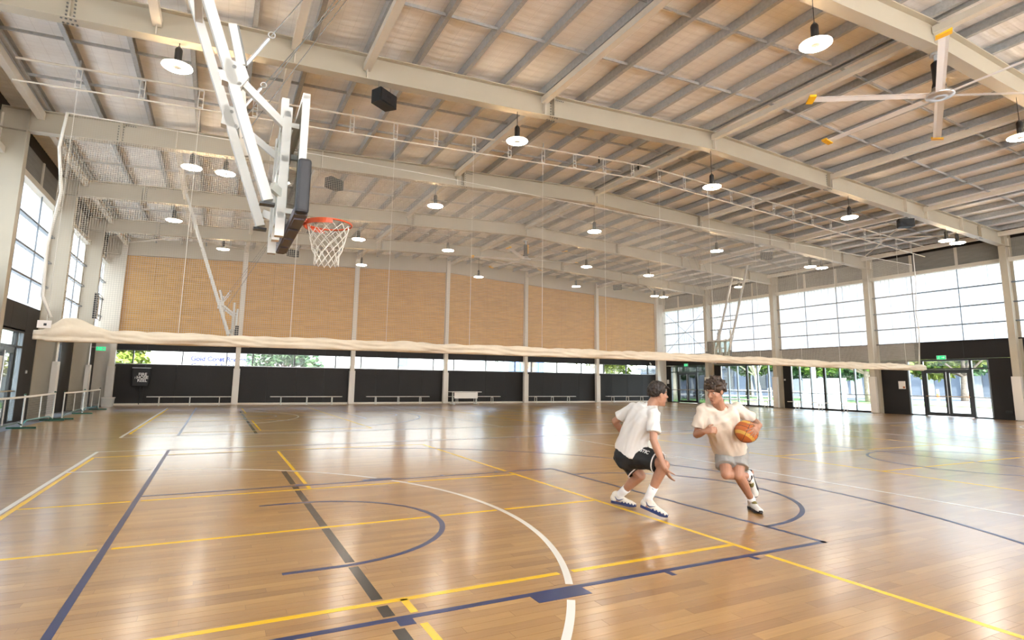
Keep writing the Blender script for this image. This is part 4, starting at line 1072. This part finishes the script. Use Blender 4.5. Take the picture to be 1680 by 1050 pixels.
for i, (x, y, lb) in enumerate(((41.6, 25.4, 'short white bollard left of the white cabinet, nearer'), (42.6, 27.6, 'short white bollard left of the white cabinet, farther'), (47, 21.2, 'white bollard near the leaning trunk'))):
    q = empty('bollard', (x, y, -.15), label=lb, cat='bollard', group='white bollards'); MB().lathe([(.14, 0), (.14, 1.25), (.10, 1.33), (0, 1.35)], n=14).build('post', 'wallwhite', q, True); MB().lathe([(.145, 1.0), (.145, 1.1)], n=14).build('reflective_band', 'alu', q)
for i, (x, y, lb) in enumerate(((63, 24.9, 'orange and white marker post left in the double doors'), (63, 22.2, 'orange and white marker post right in the double doors'))):
    q = empty('marker_post', (x, y, -.12), label=lb, cat='post', group='marker posts'); MB().box(-.08, .08, -.08, .08, 0, 1.3).build('post', 'wallwhite', q); MB().box(-.085, .085, -.085, .085, .5, .9).build('orange_band', pmat('band_orange', (.8, .18, .05), .6), q)
for i, (x, y, lb) in enumerate(((92, 47.5, 'dark wheeled bin beside the grey building, nearer'), (92, 48.6, 'dark wheeled bin beside the grey building, farther'))):
    q = empty('wheeled_bin', (x, y, -.15), label=lb, cat='bin', group='wheeled bins'); MB().prism([(-.25, .1), (.25, .1), (.3, 1.0), (-.3, 1.0)], 'y', -.28, .28).build('body', 'green', q); MB().box(-.33, .33, -.31, .31, 1.0, 1.07).build('lid', 'yellow', q)
    MB().lathe([(.1, -.3), (.1, .3)], (.2, 0, .1), 10, 'y').build('wheel', 'black', q)
# handrail outside the far glazing
r = empty('handrail', (44, 30, -.15), label='white pipe handrail outside the glazing', cat='handrail')
for z in (.55, 1.05): MB().tube([(0, -4.5, z), (0, 9, z)], .03, 6).build('rail', 'wallwhite', r)
for i in range(7): MB().tube([(0, -4.5+2.25*i, 0), (0, -4.5+2.25*i, 1.05)], .035, 6).build('post', 'wallwhite', r)
# people sitting outside
def sitter(loc, rz, label, shirt, seed):
    p = empty('person', loc, rz, label=label, cat='person', group='people sitting outside')
    skin = pmat('skin_outside', (.42, .24, .16), .6)
    m = MB()
    m.rcone((0, 0, .48), .17, (0, .03, .95), .19).rcone((0, .02, 1.05), .07, (0, .02, 1.12), .06).ellipsoid((0, .03, 1.25), ((.085, 0, 0), (0, .10, 0), (0, 0, .125)))
    for s in (-1, 1):
        m.rcone((s*.1, 0, .48), .10, (s*.13, .42, .50), .075).rcone((s*.13, .42, .50), .07, (s*.13, .45, .08), .045).rcone((s*.13, .43, .06), .04, (s*.13, .60, .04), .035)
        m.rcone((s*.2, .02, .98), .06, (s*.26, .12, .72), .045).rcone((s*.26, .12, .72), .045, (s*.14, .34, .58), .035).rcone((s*.14, .34, .58), .03, (s*.12, .42, .56), .02)
    sculpt(m, 'body', skin, .025, 3, p)
    m = MB().rcone((0, 0, .50), .19, (0, .03, .95), .205)
    for s in (-1, 1): m.rcone((s*.2, .02, .97), .08, (s*.26, .12, .74), .065)
    sculpt(m, 'shirt', shirt, .03, 3, p)
    m = MB()
    for s in (-1, 1): m.rcone((s*.1, 0, .48), .12, (s*.13, .42, .50), .095).rcone((s*.13, .42, .50), .085, (s*.13, .45, .2), .07)
    sculpt(m, 'trousers', 'navy', .03, 3, p)
    sculpt(MB().ellipsoid((0, .01, 1.29), ((.095, 0, 0), (0, .11, 0), (0, 0, .10))), 'hair', 'bark', .03, 2, p)
    return p
for i, (x, y, rz, sh, lb) in enumerate(((52, 43.4, 1.6, 'navy', 'seated person in navy outside, right of the pair'), (52.3, 45.6, 1.4, 'navy', 'seated person in navy outside, left of the pair'),
      (50, 50.6, 1.6, 'navy', 'seated person in navy seen through the far corner door, right'), (50, 52.4, 1.2, 'wallblue', 'seated person in blue seen through the far corner door, middle'), (50, 54.2, 1.7, 'navy', 'seated person in navy seen through the far corner door, left'))):
    s_ = sitter((x, y, -.15), rz, lb, sh, i)
    k = empty('outdoor_bench', (x, y, -.15), rz, label=['bench under the right person of the pair', 'bench under the left person of the pair', 'bench under the right person behind the corner door', 'bench under the middle person behind the corner door', 'bench under the left person behind the corner door'][i], cat='bench', group='outdoor benches')
    MB().box(-.7, .7, -.2, .2, .34, .38).build('seat', 'bark', k)
    for q in (-.55, .55): MB().box(q-.04, q+.04, -.18, .18, 0, .34).build('leg', 'silver', k)

# ------------------------------------------------------------------ the two players
from mathutils import noise as mnoise
M['skin_a'] = pmat('skin_a', (.43, .225, .145), .5, noise=.06, nscale=14)
M['skin_b'] = pmat('skin_b', (.40, .20, .125), .5, noise=.06, nscale=14)
M['lip'] = pmat('lip', (.42, .16, .13), .45)
M['eye'] = pmat('eye_white', (.42, .38, .34), .4); M['iris'] = pmat('iris', (.04, .02, .01), .3)
M['hair_a'] = pmat('hair_dark', (.020, .012, .008), .55, noise=.3, nscale=60); M['hair_b'] = pmat('hair_brown', (.040, .022, .012), .55, noise=.35, nscale=60)
M['tee_a'] = pmat('white_cotton', (.70, .68, .65), .85, bump=.25, bscale=9); M['tee_b'] = pmat('cream_cotton', (.66, .58, .49), .85, bump=.25, bscale=9)
M['shorts_a'] = pmat('black_shorts', (.010, .010, .010), .7, bump=.2, bscale=12); M['shorts_b'] = pmat('grey_shorts', (.29, .28, .265), .85, bump=.2, bscale=12)
M['sock'] = pmat('white_sock', (.78, .77, .76), .9, bump=.2, bscale=60)
M['shoe'] = pmat('cream_shoe', (.66, .62, .54), .6, bump=.15, bscale=50); M['shoe_w'] = pmat('white_shoe', (.70, .68, .64), .6)
M['sole_blue'] = pmat('navy_sole', (.010, .022, .10), .5); M['sole_black'] = pmat('black_sole', (.010, .010, .014), .5)
M['ball'] = pmat('orange_leather', (.50, .13, .028), .55, bump=.35, bscale=160); M['ball_y'] = pmat('tan_leather', (.66, .38, .07), .55, bump=.35, bscale=160)
def loft(m, rows, n=20):
    """rows: (centre, half-width vector, half-depth vector)"""
    vs = []
    for c, a, b in rows:
        c, a, b = V(c), V(a), V(b)
        for k in range(n):
            t = 2*PI*k/n; ct, st = math.cos(t), math.sin(t)
            sx = math.copysign(abs(ct)**.85, ct); sy = math.copysign(abs(st)**.85, st)
            vs.append(c+a*sx+b*sy)
    fs = [tuple(range(n-1, -1, -1)), tuple(range((len(rows)-1)*n, len(rows)*n))]
    for i in range(len(rows)-1):
        for k in range(n): fs.append((i*n+k, i*n+(k+1) % n, (i+1)*n+(k+1) % n, (i+1)*n+k))
    return m.add(vs, fs)
def hand(m, w, d, nrm, thumb, curl=.35, spread=.12, L=1.0):
    """w wrist, d finger direction, nrm palm normal, thumb side vector"""
    w, d, nrm = V(w), V(d).normalized(), V(nrm); nrm = (nrm-d*nrm.dot(d)).normalized(); ac = V(thumb); ac = (ac-d*ac.dot(d)-nrm*ac.dot(nrm)).normalized()
    m.ellipsoid(w+d*.045, (ac*.040, d*.056, nrm*.017)); m.rcone(w-d*.01, .027, w+d*.03, .026)
    m.rcone(w+d*.075-ac*.028, .015, w+d*.080+ac*.026, .015)
    for k, ln_ in zip((1.5, .5, -.5, -1.5), (.92, 1.0, .95, .76)):
        p = w+d*.082+ac*.019*k; dd = (d+ac*spread*k*.35).normalized(); a = curl*.7
        for seg, rr in zip((.042, .027, .022), (.0095, .0085, .0078)):
            q = p+(dd*math.cos(a)+nrm*math.sin(a))*seg*ln_*L; m.rcone(p, rr, q, rr*.93, 8, 3); p = q; a += curl
    p = w+d*.025+ac*.032; a = .25
    for seg, rr in ((.036, .0125), (.030, .0105), (.024, .009)):
        q = p+((d*.72+ac*.62).normalized()*math.cos(a)+nrm*math.sin(a))*seg; m.rcone(p, rr, q, rr*.92, 8, 3); p = q; a += curl*.5
def head(m, c, f, u):
    c, f, u = V(c), V(f).normalized(), V(u); u = (u-f*u.dot(f)).normalized(); r = f.cross(u).normalized()
    P_ = lambda a, b, d: c+r*a+f*b+u*d
    E = lambda a, b, d, ra, rb, rd: m.ellipsoid(P_(a, b, d), (r*ra, f*rb, u*rd))
    E(0, -.012, .03, .076, .096, .094); E(0, .018, -.03, .064, .078, .085); E(0, .035, -.075, .050, .055, .060); E(0, .066, -.112, .026, .024, .022)
    m.rcone(P_(0, .090, .006), .010, P_(0, .116, -.030), .013); E(.012, .103, -.036, .010, .010, .008); E(-.012, .103, -.036, .010, .010, .008)
    E(0, .078, .026, .052, .018, .013); E(0, .082, -.068, .024, .013, .007); E(0, .080, -.080, .022, .013, .008)
    for s in (-1, 1):
        E(s*.040, .058, -.030, .020, .020, .020); E(s*.076, -.008, -.012, .010, .022, .032); E(s*.038, .018, -.078, .018, .040, .028)
    return P_, r, f, u
def eyes(P_, parent):
    for s in (-1, 1):
        o = MB().ellipsoid(P_(s*.031, .070, .000), (V((.011, 0, 0)), V((0, .011, 0)), V((0, 0, .008)))).build('eye', 'eye', parent, True)
        MB().ellipsoid(P_(s*.031, .0785, .000), (V((.0058, 0, 0)), V((0, .0058, 0)), V((0, 0, .0058)))).build('iris', 'iris', o, True)
        MB().rcone(P_(s*.016, .094, .022), .004, P_(s*.048, .082, .024), .003, 8, 3).build('eyebrow', 'hair_a', parent, True)
def hair(P_, seed, mat, parent, vol=1.0, fringe=.0, tuft=.02):
    rnd = random.Random(seed); m = MB()
    m.ellipsoid(P_(0, -.022, .045), tuple((P_(*e)-P_(0, 0, 0)) for e in ((.082*vol, 0, 0), (0, .098*vol, 0), (0, 0, .092*vol))))
    k = 0
    while k < 150:
        th = rnd.uniform(0, 2*PI); z = rnd.uniform(-.55, 1); q = math.sqrt(1-z*z); a, b = q*math.cos(th), q*math.sin(th)
        if b > .35 and z < .42: continue
        if b > -.15 and z < -.05: continue
        if abs(a) > .75 and b > .05 and z < .25: continue
        p = P_(a*.080*vol, -.018+b*.098*vol, .040+z*.092*vol); n_ = (p-P_(0, -.018, .03)).normalized()
        g = (V((rnd.gauss(0, .5), rnd.gauss(0, .5), rnd.gauss(0, .35)))+n_*.55+(P_(.35, .8, -.2)-P_(0, 0, 0))*.6).normalized()
        m.rcone(p, .016, p+g*tuft*rnd.uniform(.6, 1.5), .012, 7, 2); k += 1
    if fringe:
        for i in range(9):
            a = -.06+.015*i; p = P_(a, .075, .085); m.rcone(p, .014, P_(a*1.15+rnd.uniform(-.01, .01), .094+rnd.uniform(0, .01), .085-fringe*rnd.uniform(.5, 1.2)), .006, 7, 2)
    return sculpt(m, 'hair', mat, .005, 7, parent)
def wrinkle(amp, sc=9.0, ax=(0, 0, 1), fl=0.0):
    ax = V(ax)
    def fn(co, n):
        q = co*sc; q = q-ax*(q.dot(ax)*.55)
        d = mnoise.noise(q)*amp+mnoise.noise(q*2.3+V((5, 1, 2)))*amp*.45-abs(mnoise.noise(q*1.3+V((9, 4, 7))))*amp*.9
        return co+n*d
    return fn
def shoe(root, heel, toe, up, upper, sole, kind, lab):
    heel, toe = V(heel), V(toe); d = (toe-heel); L = d.length; d = d/L; up = V(up); up = (up-d*up.dot(d)).normalized(); s = d.cross(up)
    P_ = lambda a, b, h: heel+d*(a*L)+s*b+up*h
    r = empty('shoe'); r.parent = root; r['label'] = lab
    out = [(-.03, 0), (.0, .030), (.15, .036), (.35, .032), (.55, .040), (.75, .047), (.92, .036), (1.03, .012), (1.03, -.012), (.92, -.036), (.75, -.047), (.55, -.040), (.35, -.032), (.15, -.036), (.0, -.030)]
    lift = lambda a: .012*max(0, (a-.7)/.3)**2
    n = len(out); vs = [P_(a, b, lift(a)) for a, b in out]+[P_(a, b*1.0, .028+lift(a)) for a, b in out]
    so = MB().add(vs, [tuple(range(n)), tuple(range(2*n-1, n-1, -1))]+[(i, (i+1) % n, (i+1) % n+n, i+n) for i in range(n)]).build('sole', sole, r)
    m = MB()
    m.ellipsoid(P_(.12, 0, .055), (d*.055, s*.034, up*.052)).ellipsoid(P_(.17, 0, .095), (d*.056, s*.042, up*.050))
    m.rcone(P_(.22, 0, .065), .040, P_(.55, 0, .050), .038).rcone(P_(.55, 0, .046), .036, P_(.80, 0, .036), .034).ellipsoid(P_(.84, 0, .034), (d*.055, s*.042, up*.026)).rcone(P_(.28, 0, .095), .034, P_(.45, 0, .070), .030)
    sculpt(m, 'upper', upper, .006, 3, r)
    for q in (-1, 1):   # curved tick on each side and toothed side wall
        if kind == 'tick':
            MB().tube([P_(.12, q*.037, .085), P_(.20, q*.040, .055), P_(.30, q*.043, .050), P_(.48, q*.044, .075)], [.003, .006, .007, .002], 6).build('side_stripe', sole, r, True)
        for i in range(5 if kind == 'tick' else 0):
            a = .38+.13*i; MB().add([P_(a, q*.036, .02), P_(a+.13, q*.040, .02), P_(a+.065, q*.043, .050), P_(a+.065, q*.030, .02)], [(0, 1, 2), (0, 2, 3), (1, 3, 2), (0, 3, 1)]).build('sole_tooth', sole, r)
    for i in range(4):
        a = .40+.09*i; h = .098-.012*i; MB().tube([P_(a, -.028, h-.012), P_(a+.01, 0, h), P_(a, .028, h-.012)], .005, 6).build('lace', sole, r, True)
    if kind == 'black':
        MB().tube([P_(.10, -.034, .115), P_(.16, -.036, .125), P_(.30, 0, .128), P_(.16, .036, .125), P_(.10, .034, .115)], .010, 7).build('collar', 'sole_black', r, True)
        MB().ellipsoid(P_(.42, 0, .088), (d*.05, s*.030, up*.022)).build('tongue', pmat('olive_tongue', (.16, .13, .03), .7), r, True)
    return r
def lerp(a, b, t): return V(a)*(1-t)+V(b)*t
def player(nm, J, face, up, pref, label, loc):
    root = empty('person', loc, label=label, cat='person'); o3 = V(loc); J = {k: V(v)-o3 for k, v in J.items()}
    sk = 'skin_'+pref; m = MB()
    spine = J['neck']-J['pelvis']; L = spine.length; su = spine.normalized(); sr = (J['rsh']-J['lsh']); sr = (sr-su*sr.dot(su)).normalized(); hr = (J['rhip']-J['lhip']); hr = (hr-su*hr.dot(su)).normalized()
    rows = []; rs = []
    for t, a, b in ((-.10, .150, .105), (.10, .155, .110), (.35, .142, .100), (.60, .162, .108), (.80, .160, .100), (.93, .095, .070)):
        r_ = (hr*(1-t)+sr*t).normalized(); f_ = su.cross(r_).normalized()
        bow = J['chest']-lerp(J['pelvis'], J['neck'], .58); c = J['pelvis']+spine*t+bow*math.sin(max(0, min(1, t))*PI)
        rows.append((c, r_*a, f_*b)); rs.append((c, r_, f_))
    loft(m, rows); hc = J['headc']
    m.rcone(J['neck']-su*.03, .066, lerp(J['neck'], hc, .55), .056); m.rcone(lerp(J['neck'], hc, .45), .055, lerp(J['neck'], hc, .85), .052)
    P_, hr_, hf, hu = head(m, hc, face, up)
    for s in 'rl':
        sh, el, wr = J[s+'sh'], J[s+'elb'], J[s+'wr']
        m.rcone(sh-su*.012, .046, lerp(sh, el, .5), .045).rcone(lerp(sh, el, .5), .048, el, .040).rcone(el, .041, lerp(el, wr, .3), .043).rcone(lerp(el, wr, .3), .043, wr, .028)
        hp, kn, an = J[s+'hip'], J[s+'knee'], J[s+'ank']
        bk = ((kn-hp).normalized()-(an-kn).normalized()); bk = bk.normalized()*-.012 if bk.length > .1 else V((0, 0, 0))
        m.rcone(hp, .092, lerp(hp, kn, .5), .078).rcone(lerp(hp, kn, .5), .077, kn, .057).rcone(kn, .056, lerp(kn, an, .33)+bk, .059).rcone(lerp(kn, an, .33)+bk, .058, lerp(kn, an, .7), .044).rcone(lerp(kn, an, .7), .043, an, .036)
        m.rcone(an, .036, lerp(J[s+'heel'], J[s+'toe'], .25)+V((0, 0, .045)), .034)
    for h in J.get('hands', []) if False else HANDS[nm]: hand(m, h[0]-o3, *h[1:])
    body = sculpt(m, 'body', sk, .0055, 3, root); eyes(P_, root)
    MB().ellipsoid(P_(0, .092, -.074), (hr_*.020, hf*.005, hu*.004)).build('mouth', 'lip', root, True)
    return root, J, P_, rs, su
A = dict(headtop=(5.096, -1.024, 1.435), headc=(5.094, -1.004, 1.316), neck=(5.045, -0.95, 1.195), rsh=(4.965, -1.075, 1.105), lsh=(4.985, -0.70, 1.150), relb=(4.879, -1.153, 0.833), rwr=(4.937, -1.248, 0.560),
         lelb=(4.893, -0.470, 0.986), lwr=(5.053, -0.412, 0.829), chest=(4.960, -0.840, 1.000), pelvis=(4.906, -0.705, 0.654), rhip=(4.935, -0.795, 0.640), lhip=(4.940, -0.575, 0.615), rknee=(5.005, -1.173, 0.569), lknee=(5.015, -0.765, 0.400),
         rank=(4.922, -1.003, 0.212), lank=(4.968, -0.445, 0.140), rheel=(4.862, -0.940, 0.105), rtoe=(5.060, -1.120, 0.006), lheel=(4.895, -0.375, 0.045), ltoe=(5.100, -0.560, 0.004))
B = dict(headc=(5.488, -1.463, 1.362), neck=(5.606, -1.403, 1.191), rsh=(5.472, -1.305, 1.145), lsh=(5.870, -1.405, 1.165), relb=(5.424, -1.236, 0.881), rwr=(5.346, -1.431, 0.932), lelb=(6.097, -1.470, 1.012), lwr=(5.868, -1.700, 1.000),
         chest=(5.675, -1.350, 1.000), pelvis=(5.960, -1.220, 0.705), rhip=(5.930, -1.145, 0.680), lhip=(6.045, -1.255, 0.684), rknee=(5.762, -1.314, 0.448), lknee=(5.900, -1.361, 0.436), rank=(6.195, -1.254, 0.393), lank=(6.258, -1.218, 0.119),
         rheel=(6.248, -1.211, 0.452), rtoe=(6.330, -1.225, 0.165), lheel=(6.314, -1.135, 0.005), ltoe=(6.180, -1.405, 0.003))
BALL = V((5.812, -1.575, .929)); TW = -_f
HANDS = {'A': [(V(A['rwr']), (.42, -.20, -.95), (.75, -.2, .35), (.5, -.85, 0), .22), (V(A['lwr']), (.8, .2, -.7), (.3, .5, .6), (.3, .3, .8), .4)],
         'B': [(V(B['rwr']), (.25, -.85, .25), (.8, .2, -.35), (.1, .1, 1), .95), (V(B['lwr']), tuple(-_r2*.72+TW*.42-_u2*.45), tuple(-TW*.8-_r2*.35-_u2*.35), tuple(_u2), .30, .6)]}
# defender
pa, J, P_, rs, su = player('A', A, tuple(_r2*.94+V((_f.x, _f.y, 0))*.30+V((0, 0, -.05))), (.12, -.05, 1), 'a', 'crouching defender in a white tee, black shorts and cream shoes with navy soles', (5.0, -.75, 0))
hair(P_, 4, 'hair_a', pa, 1.06, .02, .007)
m = MB(); rows = []
W_ = [(.208, .152), (.205, .150), (.190, .138), (.200, .140), (.205, .138), (.145, .108)]
for (c, r_, f_), (a, b) in zip(rs, W_): rows.append((c, r_*a, f_*b))
rows[0] = (rows[0][0]+su*.085, rows[0][1], rows[0][2]+su*.05); rows[1] = (rows[1][0]+su*.04, rows[1][1], rows[1][2]+su*.03)
loft(m, rows, 24)
for s in 'rl': m.rcone(J[s+'sh'], .074, lerp(J[s+'sh'], J[s+'elb'], .55), .066).tube([lerp(J[s+'sh'], J[s+'elb'], .25), lerp(J[s+'sh'], J[s+'elb'], .74)], [.070, .080], 14)
m.rcone(rows[-2][0], .11, J['neck']-su*.045, .082)
for s in 'rl': m.rcone(J['neck']-su*.075, .075, J[s+'sh'], .076)
sculpt(m, 'tee_shirt', 'tee_a', .009, 3, pa, wrinkle(.018, 8.0, su))
m = MB(); p0 = J['pelvis']
loft(m, [(rs[0][0]-su*.10, rs[0][1]*.150, rs[0][2]*.12), (rs[0][0], rs[0][1]*.172, rs[0][2]*.128), (rs[0][0]+su*.15, rs[0][1]*.160, rs[0][2]*.118)])
for s in 'rl':
    h, k = J[s+'hip'], J[s+'knee']; m.rcone(rs[0][0], .15, lerp(h, k, .45), .112).rcone(h, .12, lerp(h, k, .4), .11).tube([h, lerp(h, k, .45), lerp(h, k, .80)], [.118, .118, .120], 16)
sh = sculpt(m, 'shorts', 'shorts_a', .009, 2, pa, wrinkle(.009, 9.0, (0, 0, 1)))
for s in 'rl':
    h, k = J[s+'hip'], J[s+'knee']; d = (k-h).normalized(); c = lerp(h, k, .785); a = d.cross(V((0, 0, 1))).normalized(); b = d.cross(a)
    MB().tube([c+(a*math.cos(t)+b*math.sin(t))*.121 for t in [2*PI*i/24 for i in range(24)]], .007, 6, closed=True).build('hem_stripe', 'sock', sh, True)
# pale lettering down the thigh
h, k = J['rhip'], J['rknee']; d = (k-h).normalized(); sd_ = (-(V((_f.x, _f.y, 0)))).normalized(); sd_ = (sd_-d*sd_.dot(d)).normalized(); upv = d.cross(sd_); upv = upv if upv.z > 0 else -upv
nrm = (sd_*.85+upv*.55).normalized(); xa_ = d; ya_ = nrm.cross(xa_).normalized()
tm = text_mesh('JUSTIC', .060, bold=.0008)
o = put('lettering', tm, sh, mat='letter'); o.matrix_local = Matrix(((xa_.x, ya_.x, nrm.x, 0), (xa_.y, ya_.y, nrm.y, 0), (xa_.z, ya_.z, nrm.z, 0), (0, 0, 0, 1)))
o.location = lerp(h, k, .38)+nrm*.124
for s in 'rl':
    kn, an = J[s+'knee'], J[s+'ank']; sk_ = MB().tube([lerp(kn, an, .66), lerp(kn, an, .85), an, an-V((0, 0, .03))], [.050, .047, .045, .046], 16).build('sock', 'sock', pa, True)
    c = lerp(kn, an, .72)-V((_f.x, _f.y, 0))*.047; MB().tube([c+_r2*-.022+_u2*.008, c+_r2*-.008-_u2*.004, c+_r2*.022+_u2*.008], [.002, .004, .001], 6).build('sock_mark', 'sole_black', sk_, True)
    shoe(pa, J[s+'heel'], J[s+'toe'], (0, 0, 1), 'shoe', 'sole_blue', 'tick', 'cream high-top shoe with navy toothed sole')
# dribbler
pb, J, P_, rs, su = player('B', B, tuple(-_r2*.80+TW*.55+V((0, 0, -.22))), (.10, -.05, 1), 'b', 'dribbling player leaning in, cream tee and grey shorts, holding the basketball', (5.95, -1.28, 0))
hair(P_, 9, 'hair_b', pb, 1.10, .05, .022)
m = MB(); rows = []
W_ = [(.185, .140), (.195, .145), (.180, .132), (.200, .138), (.205, .138), (.150, .11)]
for (c, r_, f_), (a, b) in zip(rs, W_): rows.append((c, r_*a, f_*b))
c0, a0, b0 = rows[0]; rows[0] = (c0+su*.035, a0, b0*1.03+su*-.02)
loft(m, rows, 24)
for s in 'rl': m.rcone(J[s+'sh'], .077, lerp(J[s+'sh'], J[s+'elb'], .5), .070).tube([lerp(J[s+'sh'], J[s+'elb'], .25), lerp(J[s+'sh'], J[s+'elb'], .72)], [.072, .084], 14)
m.rcone(rows[-2][0], .11, J['neck']-su*.05, .085)
for s in 'rl': m.rcone(J['neck']-su*.080, .078, J[s+'sh'], .079)
sculpt(m, 'tee_shirt', 'tee_b', .009, 3, pb, wrinkle(.020, 7.5, su))
m = MB()
loft(m, [(rs[0][0]-su*.12, rs[0][1]*.150, rs[0][2]*.12), (rs[0][0], rs[0][1]*.170, rs[0][2]*.130), (rs[1][0]+su*.02, rs[1][1]*.165, rs[1][2]*.12)])
for s in 'rl':
    h, k = J[s+'hip'], J[s+'knee']; m.rcone(h, .115, lerp(h, k, .4), .105).tube([h, lerp(h, k, .45), lerp(h, k, .70)], [.112, .110, .112], 16)
sculpt(m, 'shorts', 'shorts_b', .009, 2, pb, wrinkle(.009, 9.0, (0, 0, 1)))
for s in 'rl':
    kn, an = J[s+'knee'], J[s+'ank']; MB().tube([lerp(kn, an, .86), an, lerp(an, J[s+'heel'], .25)], [.044, .043, .043], 14).build('sock', 'sock', pb, True)
    shoe(pb, J[s+'heel'], J[s+'toe'], (0, 0, 1) if s == 'l' else tuple(V(J['rank'])-lerp(J['rheel'], J['rtoe'], .3)), 'shoe_w', 'sole_black', 'black', 'white basketball shoe with black collar and sole')
# ball
bl = empty('basketball', tuple(BALL), label='orange and tan basketball under the hand of the dribbling player', cat='ball'); bl.rotation_euler = (.5, .4, .9)
R_ = .121
MB().ellipsoid((0, 0, 0), ((R_, 0, 0), (0, R_, 0), (0, 0, R_)), 40, 24).build('sphere', 'ball', bl, True)
for s in (-1, 1):
    m = MB(); vs = []; fs = []; n = 40
    for i in range(n):
        a = 2*PI*i/n
        for t in (.42, .52, .62, .72): vs.append((R_*1.006*math.cos(t)*math.cos(a), R_*1.006*math.cos(t)*math.sin(a), s*R_*1.006*math.sin(t)))
    for i in range(n):
        for e in range(3): fs.append((i*4+e, i*4+e+1, ((i+1) % n)*4+e+1, ((i+1) % n)*4+e))
    m.add(vs, fs).build('tan_panel', 'ball_y', bl, True)
for ax in range(3):
    pts = []
    for i in range(48):
        a = 2*PI*i/48; p = [R_*1.001*math.cos(a), R_*1.001*math.sin(a), 0]; pts.append((p[0], p[1], 0) if ax == 0 else (p[0], 0, p[1]) if ax == 1 else (0, p[0], p[1]))
    MB().tube(pts, .0026, 5, closed=True).build('seam', 'black', bl, True)

bpy.data.scenes.remove(SCR)
